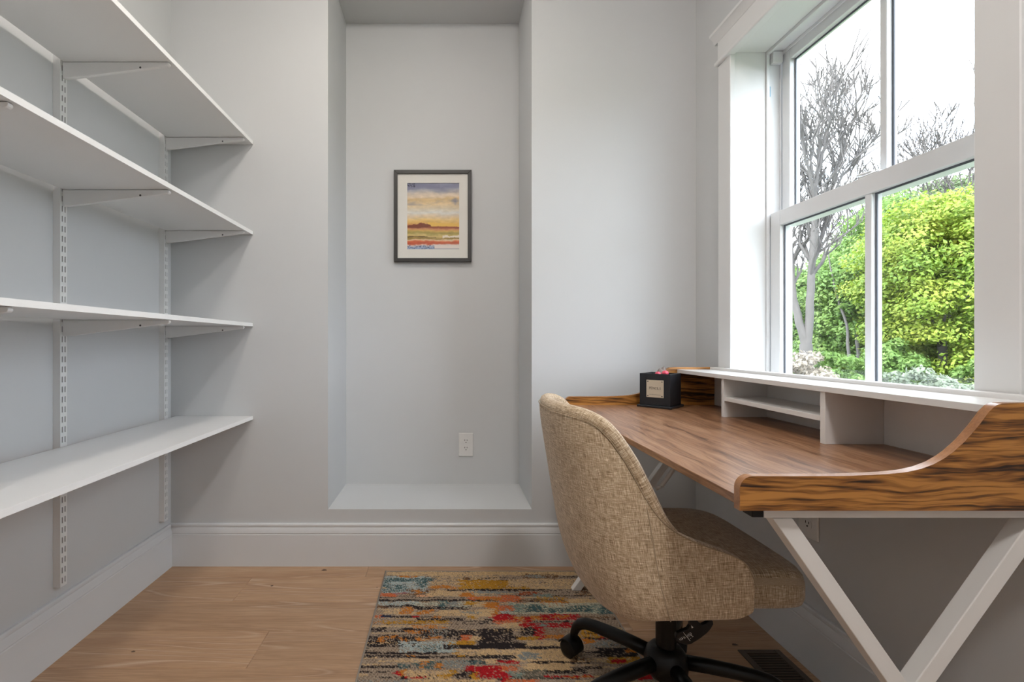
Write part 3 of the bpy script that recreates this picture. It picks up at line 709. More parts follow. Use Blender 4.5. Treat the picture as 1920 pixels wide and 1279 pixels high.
for (y0, y1) in ((PN0, PN1), (PF0, PF1)):
    sp = MB().prism(prof, 1, y0, y1).build('side_panel', 'desk_panel', desk, (DX0, (y0+y1)/2, DZ))
    eb = []; 
    path = prof[:-1]
    q = MB(); n = len(path)
    # thin edge band lying on the panel's rim
    for i, (x, z) in enumerate(path):
        a = Vector((path[max(i-1, 0)][0], 0, path[max(i-1, 0)][1])); c = Vector((path[min(i+1, n-1)][0], 0, path[min(i+1, n-1)][1]))
        d = (c-a).normalized(); nrm = Vector((-d.z, 0, d.x))
        p0 = Vector((x, 0, z)); p1 = p0+nrm*.0006
        q.v += [(p0.x, y0, p0.z), (p1.x, y0, p1.z), (p1.x, y1, p1.z), (p0.x, y1, p0.z)]
    for i in range(n-1):
        for k in range(4):
            a = i*4+k; c = i*4+(k+1) % 4; q.f.append((a, c, c+4, a+4))
    q.f += [(0, 1, 2, 3), (4*n-1, 4*n-2, 4*n-3, 4*n-4)]
    autosmooth(q.build('edge_band', 'desk_edge', sp), 40)
HZ1, HZ0, HX0 = .8944, .8803, .940
MB().box(HX0, DXB-.024, PN1+.0005, PF0-.0005, HZ0, HZ1).build('hutch_top', 'desk_white', desk, bevel=.0006, seg=1)
MB().box(DXB-.024, DXB, PN1+.0005, PF0-.0005, HZ0, .9045).build('back_rail', 'desk_white', desk, bevel=.0015)
MB().box(DXB-.005, DXB-.0005, PN1+.0005, PF0-.0005, DZ+.0003, HZ0-.0003).build('back_panel', 'desk_white', desk)
for y0, y1 in ((1.605, 1.6195), (1.1746, 1.1905)):
    MB().box(HX0+.005, DXB-.0055, y0, y1, DZ+.0002, HZ0-.0002).build('divider', 'desk_white', desk, bevel=.0005, seg=1)
MB().box(HX0+.006, DXB-.0055, 1.1910, 1.6045, .805, .8185).build('hutch_shelf', 'desk_white', desk, bevel=.0005, seg=1)
ZR = .7046; TW = .028
for nm, y0, y1 in (('near', .7985, .8265), ('far', 1.8835, 1.9115)):
    yc = (y0+y1)/2
    MB().box(.539, 1.075, y0, y1, ZR, DT-.0003).build('top_rail', 'leg_white', desk, bevel=.0015)
    MB().box(.519, .5388, y0+.001, y1-.001, ZR+.001, DT-.0003).build('rail_cap', 'black', desk, bevel=.001)
    # leg running front-top to back-bottom, leg running back-top to front-bottom (halved at the crossing)
    def legp(a, b2, name='leg'):
        ax_, az_ = a; bx_, bz_ = b2; dx, dz = bx_-ax_, bz_-az_
        hw = TW/2/abs(dz)*math.hypot(dx, dz)      # half width measured horizontally
        q = MB().prism([(ax_-hw, az_), (ax_+hw, az_), (bx_+hw, bz_), (bx_-hw, bz_)], 1, y0, y1)
        return q.build(name, 'leg_white', desk, bevel=.0015)
    legp((.5705, ZR-.0003), (1.0625, .0004))
    legp((1.012, ZR-.0003), (.519, .0082))
rod = MB().tube([(.855, 1.875, .430), (1.035, 1.875, .685)], .0085, 12).build('brace_rod', 'leg_white', desk, smooth=True)
MB().tube([(.855, 1.8751, .430), (.838, 1.886, .418)], .0085, 12).build('rod_foot', 'leg_white', rod, smooth=True)
MB().tube([(1.035, 1.8751, .685), (1.045, 1.884, .706)], .0085, 12).build('rod_head', 'leg_white', rod, smooth=True)

# ================================================================ PENCIL BOX
pc = Vector((.850, 1.779, DZ)); ang = math.radians(45)
sd = .1345; ctr = pc + Vector((0, sd/math.sqrt(2), 0))
box_ = empty('pencil_box', ctr, 'black wooden pencil box with a pale plaque on the desk', 'box')
def rot(u, v, z): # u along front face (left->corner), v into the box
    c = math.cos(-ang); s = math.sin(-ang)
    return (ctr.x + u*c - v*s, ctr.y + u*s + v*c, DZ+z)
def rbox(u0, u1, v0, v1, z0, z1):
    q = MB().box(u0, u1, v0, v1, z0, z1); q.v = [rot(*p) for p in q.v]; return q
h = sd/2; hb = .0585; BH = .1335
rbox(-h, h, -h, h, .0002, .010).build('plinth', 'box_black', box_, bevel=.003, seg=2)
for (a, b2, c, d) in ((-hb, hb, -hb, -hb+.007), (-hb, hb, hb-.007, hb), (-hb, -hb+.007, -hb+.0071, hb-.0071), (hb-.007, hb, -hb+.0071, hb-.0071)):
    rbox(a, b2, c, d, .0101, BH).build('side_board', 'box_black', box_, bevel=.001)
rbox(-hb+.0072, hb-.0072, -hb+.0072, hb-.0072, .0101, .014).build('inner_floor', 'box_black', box_)
pu, pz = .002, .075
plq = rbox(pu-.033, pu+.033, -hb-.0022, -hb-.0002, pz-.034, pz+.034).build('plaque', 'brass', box_, bevel=.0006, seg=1)
for su in (-1, 1):
    for sz in (-1, 1):
        rbox(pu+su*.027-.0022, pu+su*.027+.0022, -hb-.0036, -hb-.0021, pz+sz*.028-.0022, pz+sz*.028+.0022).build('plaque_screw', 'screw', plq, bevel=.0008)
GLY = {'P': [(0,0,0,1),(0,1,.6,1),(.6,1,.6,.5),(.6,.5,0,.5)], 'E': [(0,0,0,1),(0,1,.6,1),(0,.5,.45,.5),(0,0,.6,0)], 'N': [(0,0,0,1),(0,1,.7,0),(.7,0,.7,1)],
       'C': [(.65,.9,.35,1),(.35,1,0,.7),(0,.7,0,.3),(0,.3,.35,0),(.35,0,.65,.1)], 'I': [(.1,0,.1,1),(0,0,.2,0),(0,1,.2,1)], 'L': [(0,0,0,1),(0,0,.55,0)],
       'S': [(.5,.85,.25,1),(.25,1,0,.75),(0,.75,.5,.3),(.5,.3,.25,0),(.25,0,0,.15)]}
GW = {'P': .8, 'E': .8, 'N': .95, 'C': .9, 'I': .4, 'L': .75, 'S': .6}
word = 'PENCILS'; hh = .0085; tw = sum(GW[c] for c in word)*hh-.2*hh; cu = pu-tw/2
q = MB()
for ch in word:
    for (xa, za, xb_, zb) in GLY[ch]:
        a = rot(cu+xa*hh, -hb-.0025, pz-.002+za*hh); c = rot(cu+xb_*hh, -hb-.0025, pz-.002+zb*hh)
        nrm = Vector(rot(0, -1, 0))-Vector(rot(0, 0, 0))
        q.bar(a, c, .0006, .0011, nrm)
    cu += GW[ch]*hh
q.build('lettering', 'ink', plq)
q = MB()
for zz in (-.022, -.024): 
    a = rot(pu-.022, -hb-.0024, pz+zz); c = rot(pu+.022, -hb-.0024, pz+zz); q.bar(a, c, .0005, .0005, (0, 0, 1))
q.build('rule_line', 'ink', plq)
# things in the box
def blob(name, mat, c, rx, ry, rz, seed, parent=None, n=10, amp=.25):
    q = MB()
    for i in range(n+1):
        th = PI*i/n
        for k in range(2*n):
            ph = PI*k/n; d = Vector((math.sin(th)*math.cos(ph), math.sin(th)*math.sin(ph), math.cos(th)))
            s = 1+amp*noise.noise(d*2.1+Vector((seed, 0, 0)))
            q.v.append((c[0]+d.x*rx*s, c[1]+d.y*ry*s, c[2]+d.z*rz*s))
    for i in range(n):
        for k in range(2*n):
            a = i*2*n+k; b2 = i*2*n+(k+1) % (2*n); q.f.append((a, b2, b2+2*n, a+2*n))
    return q.build(name, mat, parent, smooth=True)
e0 = rot(.020, -.020, 0)
pk = empty('pencil_eraser', (e0[0], e0[1], DZ+.020), 'pink eraser-topped pencil standing in the black box', 'pencil')
MB().tube([(e0[0], e0[1], DZ+.0145), (e0[0]+.004, e0[1], DZ+.128)], .0036, 6).build('shaft', 'greybrown', pk)
blob('eraser_cap', 'pink', (e0[0]+.006, e0[1], DZ+.136), .013, .011, .009, 3.0, pk)
e0 = rot(.004, -.034, 0)
pk = empty('pencil_eraser', (e0[0], e0[1], DZ+.020), 'smaller pink eraser tip leaning at the box front edge', 'pencil')
MB().tube([(e0[0], e0[1], DZ+.0145), (e0[0], e0[1]+.004, DZ+.124)], .0036, 6).build('shaft', 'greybrown', pk)
blob('eraser_cap', 'pink', (e0[0], e0[1]+.002, DZ+.133), .010, .009, .008, 7.0, pk)
e0 = rot(-.006, .024, 0)
cl_ = blob('cloth_pouch', 'greybrown', (e0[0], e0[1], DZ+.085), .030, .028, .066, 11.0, amp=.35)
tag(cl_, 'grey-brown crumpled cloth pouch poking out of the black box', 'pouch')

# ================================================================ CHAIR
CXc, CYc = .589, 1.265
chair = empty('office_chair', (CXc, CYc, 0), 'tan linen swivel chair on a black star base pulled up to the desk', 'chair')
def interp(tab, x):
    if x <= tab[0][0]: return tab[0][1]
    for (a, va), (b2, vb) in zip(tab[:-1], tab[1:]):
        if x <= b2:
            k = (x-a)/(b2-a); return va+(vb-va)*k
    return tab[-1][1]
def sinterp(tab, x):    # smooth (Catmull) interpolation
    n = len(tab)
    if x <= tab[0][0]: return tab[0][1]
    if x >= tab[-1][0]: return tab[-1][1]
    for i in range(n-1):
        if x <= tab[i+1][0]:
            x0_, y0_ = tab[i]; x1_, y1_ = tab[i+1]
            m0 = (y1_-tab[max(i-1, 0)][1])/(x1_-tab[max(i-1, 0)][0]); m1 = (tab[min(i+2, n-1)][1]-y0_)/(tab[min(i+2, n-1)][0]-x0_)
            hx = x1_-x0_; k = (x-x0_)/hx
            return (2*k**3-3*k**2+1)*y0_+(k**3-2*k**2+k)*hx*m0+(-2*k**3+3*k**2)*y1_+(k**3-k**2)*hx*m1
XBT = [(.33, .42), (.345, .385), (.36, .362), (.404, .337), (.476, .314), (.571, .296), (.68, .278), (.789, .260), (.845, .2545), (.88, .250)]
WT = [(.34, .190), (.36, .210), (.385, .226), (.43, .237), (.55, .236), (.70, .224), (.84, .205)]
TT = [(0, .840), (.30, .836), (.43, .820), (.50, .792), (.55, .748), (.60, .664), (.65, .612), (.73, .577), (.83, .553), (.91, .535), (.96, .514), (1.0, .462)]
XFR = .684
def plan(s, z):
    xb = sinterp(XBT, z); wd = sinterp(WT, z); d = .125
    a = abs(s); sg = 1 if s >= 0 else -1
    if a < .55:
        ph = a/.55*PI/2
        x = xb + d*(1-math.cos(ph)**.85); y = wd*math.sin(ph)**.9
    else:
        k = (a-.55)/.45
        x = xb+d + (XFR-xb-d)*k; y = wd*(1-.03*k*k)
    return x, CYc - sg*y          # s>0 is the near side
NS, NT = 72, 22
vs, fs, uv = [], [], []
Z0 = .388
rows = []
# underside rows (bowl), then side rows
def z0(s):
    k = min(1, abs(s)/.62); return .352+.036*k*k*(3-2*k)+.022*max(0, (abs(s)-.91)/.09)**2
under = [(.30, None, .342), (.62, None, .344), (.84, .012, 0), (.95, .007, 0)]
for sc_, dz, zz in under:
    for i in range(NS+1):
        s = -1+2*i/NS; x, y = plan(s, z0(s)); z = zz if dz is None else z0(s)-dz
        vs.append((.545+(x-.545)*sc_, CYc+(y-CYc)*sc_, z)); uv.append((s*.55, z-(1-sc_)*.2))
for j in range(NT+1):
    k = j/NT
    for i in range(NS+1):
        s = -1+2*i/NS; T = sinterp(TT, abs(s)); z = z0(s)+(T-z0(s))*k
        x, y = plan(s, z)
        vs.append((x, y, z)); uv.append((s*.55, z))
NR = len(under)+NT+1
for j in range(NR-1):
    for i in range(NS):
        a = j*(NS+1)+i; fs.append((a, a+1, a+NS+2, a+NS+1))
sh = link('back_shell', vs, fs, 'linen', chair, smooth=True, uvs=uv)
fix(sh)
# make sure normals point outward (away from the seat centre) so that the padding grows inward
cen = Vector((.56, CYc, .55)) - world_loc(sh)
if sum((p.center-cen).dot(p.normal) for p in sh.data.polygons) < 0: sh.data.flip_normals()
md = sh.modifiers.new('padding', 'SOLIDIFY'); md.thickness = .036; md.offset = -1; md.use_even_offset = False
md = sh.modifiers.new('smooth', 'SUBSURF'); md.levels = 1; md.render_levels = 2
# seam piping along the shell rim and the seam where the wing panel meets the back
rim = []
for i in range(0, 145):
    s = -1+2*i/144; T = sinterp(TT, abs(s)); x, y = plan(s, T-.004); d = Vector((x-.545, y-CYc, 0)).normalized()*.0004
    rim.append((x+d.x, y+d.y, T-.004))
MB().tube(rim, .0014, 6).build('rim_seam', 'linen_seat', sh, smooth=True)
pad, prad = [], []
for i in range(0, 121):
    s = -.70+1.40*i/120; T = sinterp(TT, abs(s)); x, y = plan(s, T); d = Vector((.56-x, CYc-y, 0)).normalized()
    k = max(0, min(1, (.70-abs(s))/.10)); r_ = .004+.0135*k
    pad.append((x+d.x*(.010+.006*k)+.004*k, y+d.y*(.010+.006*k), T-.006+.004*k)); prad.append(r_)
q = MB().tube(pad, prad, 10); link('rim_pad', q.v, q.f, 'linen', sh, smooth=True, uvs=[((k//10)*.0095, (k % 10)*.008) for k in range(len(q.v))])
for sg in (1, -1):
    pts = []
    for k in range(30):
        z = .386+(.640-.386)*k/29; x, y = plan(sg*(.600), z); pts.append((x, y-sg*.0002, z))
    MB().tube(pts, .0012, 6).build('wing_seam', 'linen_seat', sh, smooth=True)
# seat cushion
vs, fs, uv = [], [], []
cx0, cx1, hw = .408, .832, .216
def sq(a, p): return math.copysign(abs(a)**p, a)
lay = [(.90, .402), (.985, .407), (1.0, .420), (1.0, .445), (.997, .462), (.985, .476), (.955, .485), (.90, .490), (.70, .494), (.40, .496), (.12, .497)]
SEG = 64; mx, lx = (cx0+cx1)/2, (cx1-cx0)/2
for sc_, zz in lay:
    for k in range(SEG):
        a = 2*PI*k/SEG; cx = sq(math.cos(a), .27 if math.cos(a) > 0 else .8); cy = sq(math.sin(a), .27 if math.cos(a) > 0 else .27+.3*abs(math.cos(a)))
        fx = 1+.025*(1-cy*cy) if cx > 0 else 1
        ins = (1-sc_)*(hw if sc_ > .8 else hw)
        x = mx+cx*(lx*fx-ins); y = CYc+cy*(hw-ins)
        zf = zz-.010*max(0, (x-.70)/.13)**2 if zz > .45 else zz
        vs.append((x, y, zf)); uv.append((x, y) if zz > .465 else (x+.3*cy, zz+y*.0))
for j in range(len(lay)-1):
    for k in range(SEG):
        a = j*SEG+k; b2 = j*SEG+(k+1) % SEG; fs.append((a, b2, b2+SEG, a+SEG))
fs.append(tuple(reversed(range(SEG)))); e = (len(lay)-1)*SEG; fs.append(tuple(e+k for k in range(SEG)))
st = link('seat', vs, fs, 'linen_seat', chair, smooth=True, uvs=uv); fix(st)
# mechanism, column, hub
MB().box(CXc-.11, CXc+.11, CYc-.075, CYc+.075, .318, .3405).build('seat_plate', 'black_metal', chair, bevel=.004, seg=2)
MB().lathe([(.026, .16), (.026, .299), (.0275, .300), (.0275, .319)], (CXc, CYc, 0), 2, 28).build('gas_column', 'black_metal', chair, smooth=False)
autosmooth(chair.children[-1], 30)
HBZ = .150
hp = [(.030, .105), (.045, .112), (.054, .128), (.056, .150), (.050, .172), (.038, .186), (.028, .190)]
autosmooth(MB().lathe(hp, (CXc, CYc, 0), 2, 32).build('base_hub', 'black_metal', chair), 60)
def leg_star(ang):
    d = Vector((math.cos(ang), math.sin(ang), 0)); c = Vector((CXc, CYc, 0))
    path = [(.045, .150), (.10, .149), (.16, .145), (.21, .140), (.245, .134), (.268, .123), (.283, .106), (.291, .086), (.293, .066)]
    lg = MB().tube([c+d*r+Vector((0, 0, z)) for r, z in path], [.0185, .0185, .018, .0175, .017, .016, .0145, .0125, .0115], 14).build('base_leg', 'black_metal', chair, smooth=True)
    # caster: hood + two wheels
    e = c+d*.293; side = Vector((-d.y, d.x, 0)); back = d*.010
    zf = RT-.0002 if (RX0 < e.x < RX1 and RY0 < e.y < RY1) else .0
    rw = .0265; hc = e+back*0+Vector((0, 0, zf+rw))+d*.012
    cs_ = MB(); 
    for k in (-1, 1):
        pts = []; n0 = len(cs_.v); seg = 22
        for off, rr in ((.0045, rw*.92), (.0065, rw), (.019, rw), (.0225, rw*.86), (.024, rw*.5)):
            for q2 in range(seg):
                a = 2*PI*q2/seg; cs_.v.append(tuple(hc+side*(k*off)+(d*math.cos(a)+Vector((0, 0, 1))*math.sin(a))*rr))
        for i in range(4):
            for q2 in range(seg):
                a = n0+i*seg+q2; b2 = n0+i*seg+(q2+1) % seg; cs_.f.append((a, b2, b2+seg, a+seg))
        cs_.f.append(tuple(n0+q2 for q2 in range(seg))); cs_.f.append(tuple(n0+4*seg+q2 for q2 in range(seg)))
    ca = cs_.build('caster', 'black', lg); autosmooth(ca, 45)
    hd = MB(); n0 = 0; seg = 14
    for off in (-.0255, .0255):
        for rr in (rw*1.0+.0015, rw*1.0+.0055):
            for q2 in range(seg+1):
                a = math.radians(-10)+math.radians(165)*q2/seg
                hd.v.append(tuple(hc+side*off+(-d*math.cos(a)+Vector((0, 0, 1))*math.sin(a))*rr))
    m_ = seg+1
    for q2 in range(seg):
        hd.f += [(q2, q2+1, m_+q2+1, m_+q2), (2*m_+q2, 3*m_+q2, 3*m_+q2+1, 2*m_+q2+1), (m_+q2, m_+q2+1, 3*m_+q2+1, 3*m_+q2), (q2, 2*m_+q2, 2*m_+q2+1, q2+1)]
    hd.f += [(0, m_, 3*m_, 2*m_), (seg, 2*m_+seg, 3*m_+seg, m_+seg)]
    autosmooth(hd.build('caster_hood', 'black', lg), 40)
    return lg
for k in range(5): leg_star(math.radians(130+72*k))
# height lever paddle
ly = 1.135; kk = F/ly
def LP(cx, cy): return ((1220+cx/9.2-VX)/kk, CAMH-(1140+cy/9.2-VY)/kk)
lp = [LP(*p) for p in ((440,510),(460,450),(540,405),(640,370),(680,310),(690,215),(790,205),(840,260),(890,300),(960,270),(1010,225),(1050,212),(1085,235),(1090,290),(1040,370),(980,440),(860,535),(700,635),(600,650),(500,615),(450,570))]
lv = MB().prism(lp, 1, ly, ly+.012).build('height_lever', 'black', chair, bevel=.003, seg=2)
a = LP(740, 230)
MB().tube([(a[0], ly+.006, a[1]), (a[0]-.004, ly+.06, .328)], .006, 8).build('lever_rod', 'black_metal', lv, smooth=True)
q = MB()
def strk(a, b2, wd=.0009):
    p = LP(*a); c = LP(*b2); q.bar((p[0], ly-.0004, p[1]), (c[0], ly-.0004, c[1]), .0004, wd, (0, 1, 0))
strk((562,422),(680,568)); 
for a, c in (((490,530),(510,560)),((505,515),(530,555)),((530,505),(550,550)),((535,535),(560,520)),((555,495),(590,530)),((575,490),(600,520)),((625,465),(650,505)),((640,450),(670,490)),((655,440),(700,480)),((670,425),(705,440)),((690,455),(715,475)),((710,500),(735,490)),((680,522),(692,524))): strk(a, c, .0007)
q.f.append((len(q.v), len(q.v)+1, len(q.v)+2)); 
for p in ((700, 300), (735, 335), (705, 350)): pp = LP(*p); q.v.append((pp[0], ly-.0006, pp[1]))
q.build('lever_markings', 'print_white', lv)

# ================================================================ FLOOR REGISTER
GX0, GX1, GY1r, GY0r = .944, 1.0795, 1.528, 1.235
rg = empty('floor_register', ((GX0+GX1)/2, (GY0r+GY1r)/2, 0), 'brown metal floor vent register beside the baseboard', 'vent')
bd = .019; q = MB()
q.box(GX0, GX0+bd, GY0r, GY1r, .0002, .005); q.box(GX1-bd, GX1, GY0r, GY1r, .0002, .005)
q.box(GX0+bd, GX1-bd, GY1r-bd, GY1r, .0002, .005); q.box(GX0+bd, GX1-bd, GY0r, GY0r+bd, .0002, .005)
q.build('rim', 'bronze', rg, bevel=.0015, seg=2)
MB().box(GX0+bd, GX1-bd, GY0r+bd, GY1r-bd, .0002, .0008).build('duct_back', 'bronze_dark', rg)
yy = GY1r-bd-.006
while yy > GY0r+bd+.006:
    MB().bar((GX0+bd, yy, .0028), (GX1-bd, yy, .0028), .0048, .0016, (0, 1, .25)).build('louvre', 'bronze', rg)
    yy -= .0115

# ================================================================ OUTSIDE
GZ = -1.6
gpts = [(XO+.05, -60), (120, -60), (120, 120), (XO+.05, 120)]
o = link('ground', [(x, y, GZ) for x, y in gpts], [(0, 1, 2, 3)], 'ground'); tag(o, 'green lawn outside the window', None, None, 'structure')
rs = random.Random(3)
def bare_branch(mb, p, d, r, L, depth, maxd):
    pts = [p]; rad = [r]; n = 4 if depth < 3 else 3
    cur = Vector(p); dd = Vector(d).normalized()
    for i in range(n):
        dd = (dd + Vector((rs.uniform(-1, 1), rs.uniform(-1, 1), rs.uniform(-.35, .8)))*.16).normalized()
        cur = cur + dd*L/n; pts.append(cur.copy()); rad.append(r*(1-.30*(i+1)/n))
    mb.tube(pts, rad, 6 if depth < 2 else (4 if depth < 4 else 3), cap=False)
    if depth >= maxd: return
    kids = 2 if depth < 1 else rs.choice((2, 3, 3))
    for k in range(kids):
        at = pts[-1] if k == 0 or depth == 0 else pts[rs.randint(2, n)]
        sp = .45 if depth < 2 else .75
        nd = (dd + Vector((rs.uniform(-1, 1), rs.uniform(-1, 1), rs.uniform(-.05, .95)))*sp).normalized()
        bare_branch(mb, at, nd, max(.019, rad[-1]*rs.uniform(.62, .88)), L*rs.uniform(.62, .86), depth+1, maxd)
def bare_tree(loc, h, r, label, maxd=6, lean=(0, 0, 1), seed=3):
    rs.seed(seed)
    o = empty('bare_tree', (loc[0], loc[1], GZ), label, 'tree', 'bare trees outside')
    tb = MB(); tb.tube([(loc[0], loc[1], GZ), tuple(Vector((loc[0], loc[1], GZ))+Vector(lean).normalized()*h*.16)], [r*1.35, r], 9)
    tb.build('trunk', 'bark', o, smooth=True)
    q = MB(); p = Vector((loc[0], loc[1], GZ))+Vector(lean).normalized()*h*.155
    bare_branch(q, p, Vector(lean), r, h*.26, 0, maxd); bare_branch(q, p, Vector((-.35, .1, 1)), r*.7, h*.24, 1, maxd)
    ob = q.build('branches', 'bark', o, smooth=True); ob['kind'] = 'stuff'
    return o
def crown(q, c, rx, ry, rz, clumps, per, size, rng, lo=-.9):
    for _ in range(clumps):
        while True:
            d = Vector((rng.uniform(-1, 1), rng.uniform(-1, 1), rng.uniform(lo, 1)))
            if .25 < d.length < 1: break
        k = rng.uniform(.75, 1.0); d = d.normalized()*(d.length**.4)*k
        cc = Vector((c[0]+d.x*rx, c[1]+d.y*ry, c[2]+d.z*rz)); cr = rng.uniform(.16, .30)*(rx+rz)/2
        for _ in range(per):
            e = Vector((rng.gauss(0, 1), rng.gauss(0, 1), rng.gauss(0, 1))).normalized()
            e.z = e.z*.62; p = cc + e*cr*rng.uniform(.55, 1.08)
            nrm = (Vector((e.x, e.y, abs(e.z)+.35)) + Vector((rng.uniform(-1, 1), rng.uniform(-1, 1), rng.uniform(-1, 1)))*.7).normalized()
            u = nrm.orthogonal().normalized(); u.rotate(Matrix.Rotation(rng.uniform(0, 6.28), 3, nrm)); v = nrm.cross(u)
            s = size*rng.uniform(.6, 1.25); n = len(q.v)
            q.v += [tuple(p-u*s), tuple(p+v*s*.55-nrm*s*.12), tuple(p+u*s), tuple(p-v*s*.55-nrm*s*.12)]
            q.f.append((n, n+1, n+2, n+3))
def leafy(name, loc, cz, rx, rz, mat, clumps, per, size, label, cat, group, seed, trunk=.14, ry=None):
    rng = random.Random(seed)
    o = empty(name, (loc[0], loc[1], GZ), label, cat, group)
    q = MB(); crown(q, (loc[0], loc[1], cz), rx, ry or rx, rz, clumps, per, size, rng)
    f = link('foliage', q.v, q.f, mat, o); f['kind'] = 'stuff'
    if trunk:
        tb = MB(); b0 = Vector((loc[0], loc[1], GZ)); t1 = Vector((loc[0]+rng.uniform(-.3, .3), loc[1]+rng.uniform(-.3, .3), cz))
        tb.tube([b0, b0.lerp(t1, .5)+Vector((rng.uniform(-.1, .1), rng.uniform(-.1, .1), 0)), t1], [trunk, trunk*.8, trunk*.55], 8)
        for k in range(6):
            s_ = b0.lerp(t1, rng.uniform(.55, .98)); e_ = s_+Vector((rng.uniform(-1, 1)*rx*.7, rng.uniform(-1, 1)*rx*.7, rng.uniform(.1, .7)*rz))
            tb.tube([s_, s_.lerp(e_, .5)+Vector((0, 0, .1)), e_], [trunk*.4, trunk*.28, trunk*.12], 5)
        tb.build('trunk', 'bark', o, smooth=True)
    return o
def dirpt(px, Y): return ((px-VX)/F*Y, Y)
def limb_tree(Y, limbs, label, seed, twl=.95):
    """bare tree from limb centre lines given as (px, py, width px) at depth Y, twigs grown from them"""
    rs.seed(seed)
    def W(p, k): return Vector(((p[0]-VX)/F*(Y+k), Y+k, CAMH-(p[1]-VY)/F*(Y+k)))
    base = W(limbs[0][0][0], 0)
    o = empty('bare_tree', (base.x, base.y, GZ), label, 'tree', 'bare trees outside')
    q = MB(); tw = MB()
    for n_, (pts, k0, k1) in enumerate(limbs):
        P_ = []; R_ = []
        for i in range(len(pts)-1):
            for u in (0, .34, .67):
                k = (i+u)/(len(pts)-1); a = pts[i]; c = pts[i+1]
                jit = 1.5 if 0 < i+u else 0
                p = (a[0]+(c[0]-a[0])*u+rs.uniform(-jit, jit), a[1]+(c[1]-a[1])*u)
                P_.append(W(p, k0+(k1-k0)*k)); R_.append((a[2]+(c[2]-a[2])*u)/2*Y/F)
        P_.append(W(pts[-1], k1)); R_.append(pts[-1][2]/2*Y/F)
        if n_ == 0: P_.insert(0, Vector((P_[0].x, P_[0].y, GZ))); R_.insert(0, R_[0]*1.3)
        q.tube(P_, R_, 8, cap=False)
        for i in range(2, len(P_)):
            if P_[i].z < 2.6 or not twl: continue
            d = (P_[i]-P_[i-1]).normalized()
            for _ in range(2 if i < len(P_)-1 else 3):
                nd = (d+Vector((rs.uniform(-1, 1), rs.uniform(-1, 1), rs.uniform(-.2, .8)))*.75).normalized()
                bare_branch(tw, P_[i], nd, max(.021, R_[i]*.6), twl*rs.uniform(.5, 1.0), 3, 5)
    q.build('trunk', 'bark', o, smooth=True)
    if tw.v: ob = tw.build('twigs', 'bark', o, smooth=True); ob['kind'] = 'stuff'
    return o
limb_tree(14, [([(1516, 735, 24), (1513, 690, 22), (1511, 645, 20)], 0, 0),
               ([(1511, 650, 15), (1499, 605, 13), (1489, 560, 11), (1484, 490, 8), (1478, 420, 6), (1472, 360, 4)], 0, .5),
               ([(1512, 650, 15), (1519, 590, 13), (1521, 520, 12), (1525, 440, 10), (1527, 380, 7), (1531, 330, 6), (1548, 270, 5), (1558, 205, 3)], 0, -.3),
               ([(1522, 500, 9), (1535, 465, 8), (1546, 425, 7), (1556, 378, 6), (1564, 330, 5), (1578, 275, 4), (1604, 222, 3)], 0, .4),
               ([(1528, 375, 5), (1518, 330, 4.5), (1508, 285, 4), (1500, 235, 3)], -.2, -.8),
               ([(1558, 370, 5), (1580, 330, 4.5), (1604, 300, 4), (1634, 268, 3)], .2, 1.0),
               ([(1531, 330, 4.5), (1537, 280, 4), (1533, 240, 3.5), (1540, 195, 3)], -.2, .3)],
          'tall bare grey tree at the left of the window', 4)
bare_tree(dirpt(1800, 21), 14.0, .20, 'bare twiggy treetop above the bright maple at right', 7, (-.03, 0, 1), seed=5)
bare_tree(dirpt(1484, 15), 8.6, .15, 'thin bare tree close to the left window stile', 6, (-.05, .05, 1), seed=23)
bare_tree(dirpt(1625, 24), 10.5, .15, 'slim bare tree rising behind the window muntin', 6, (0, 0, 1), seed=31)
limb_tree(16.5, [([(1597, 720, 6), (1592, 660, 5.5), (1588, 610, 4.5), (1570, 560, 3.5), (1556, 500, 2.5), (1550, 440, 1.5)], 0, 2.2)], 'slim curved grey sapling in the lower left pane', 6, 0)
limb_tree(16.5, [([(1611, 700, 6), (1608, 640, 6), (1606, 580, 5), (1611, 520, 4), (1608, 450, 2)], 0, 3.0)], 'slim upright grey sapling left of the lower muntin', 7, 0)
LT = 'leafy trees outside'
leafy('maple_tree', dirpt(1775, 16), 2.7, 2.5, 3.7, 'leaf_bright', 230, 280, .072, 'sunlit yellow-green maple filling the right window pane', 'tree', LT, 2, .16)
leafy('maple_tree', dirpt(1905, 17), 3.2, 2.8, 4.0, 'leaf_bright', 120, 200, .11, 'yellow-green maple at the far right behind the casing', 'tree', LT, 12, .16)
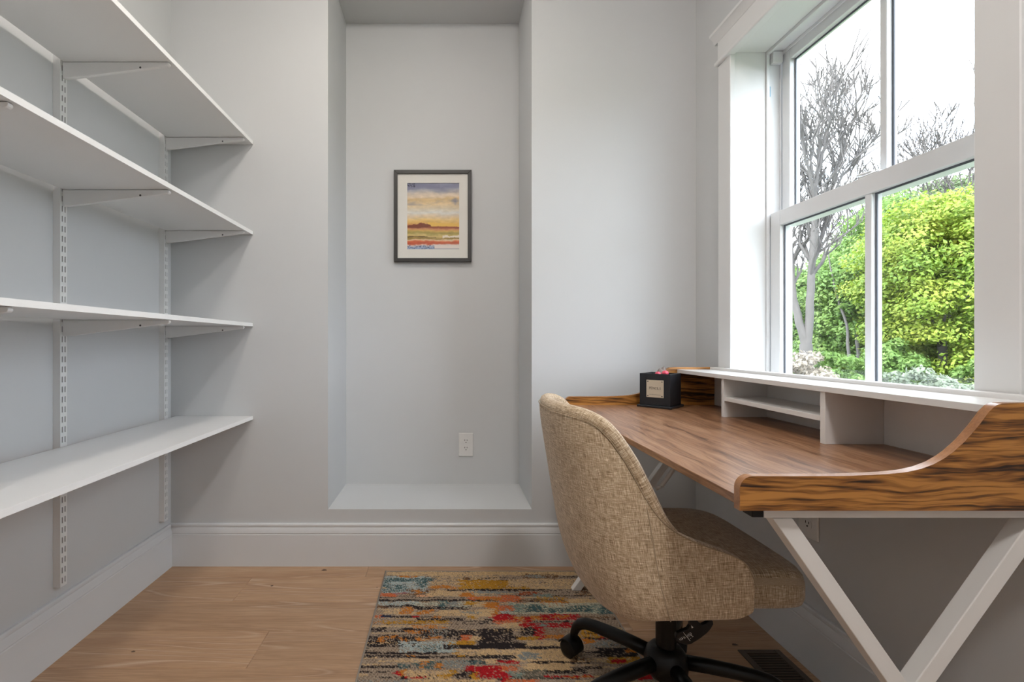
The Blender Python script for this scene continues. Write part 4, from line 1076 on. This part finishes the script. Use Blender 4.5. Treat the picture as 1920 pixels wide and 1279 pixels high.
leafy('maple_tree', dirpt(1668, 20), 3.2, 2.2, 4.0, 'leaf_mid', 200, 260, .085, 'mid-green maple behind the lower window muntin', 'tree', LT, 5, .13)
leafy('maple_tree', dirpt(1585, 19), 2.0, 1.9, 3.2, 'leaf_mid', 180, 260, .08, 'mid-green maple in the lower left window pane', 'tree', LT, 8, .10)
leafy('maple_tree', dirpt(1725, 27), 5.2, 3.6, 5.4, 'leaf_dark', 170, 240, .12, 'deep green tree behind the bright maple', 'tree', LT, 9, .2)
leafy('maple_tree', dirpt(1520, 26), 1.6, 2.6, 3.6, 'leaf_dark', 150, 230, .11, 'deep green tree behind the tall bare tree', 'tree', LT, 10, .2)
leafy('maple_tree', dirpt(1625, 34), 4.0, 3.8, 5.4, 'leaf_dark', 150, 200, .15, 'deep green tree far behind the window centre', 'tree', LT, 14, .2)
leafy('maple_tree', dirpt(1420, 30), 2.4, 3.2, 4.0, 'leaf_dark', 90, 140, .22, 'deep green tree hidden left of the window opening', 'tree', LT, 15, .2)
leafy('maple_tree', dirpt(2040, 22), 4.0, 4.0, 4.8, 'leaf_mid', 90, 140, .22, 'mid-green tree hidden right of the window opening', 'tree', LT, 16, .2)
leafy('flowering_shrub', dirpt(1500, 9.5), -.15, .75, 1.05, 'leaf_blossom', 60, 110, .045, 'pale beige twiggy shrub at the bottom left of the window', 'shrub', 'shrubs outside', 21, .03)
for k, (px, Y, cz, r_, mt, lb) in enumerate(((1590, 12, -.75, .95, 'leaf_pale', 'low pale green shrub below the left window pane'), (1700, 12.5, -.65, 1.15, 'leaf_pale', 'low pale green shrub under the bright maple'),
                                       (1800, 11.5, -.6, 1.0, 'leaf_pale', 'pale silvery shrub at the lower right window corner'), (1660, 15.5, .0, 1.2, 'leaf_mid', 'rounded green shrub behind the lower muntin'), (1545, 15, -.2, 1.1, 'leaf_mid', 'rounded green shrub beside the bare trunk'), (1900, 13, -.3, 1.3, 'leaf_mid', 'rounded green shrub hidden behind the right casing'))):
    leafy('garden_shrub', dirpt(px, Y), cz, r_, r_*.9, mt, 60, 110, .07, lb, 'shrub', 'shrubs outside', 40+k, .03)
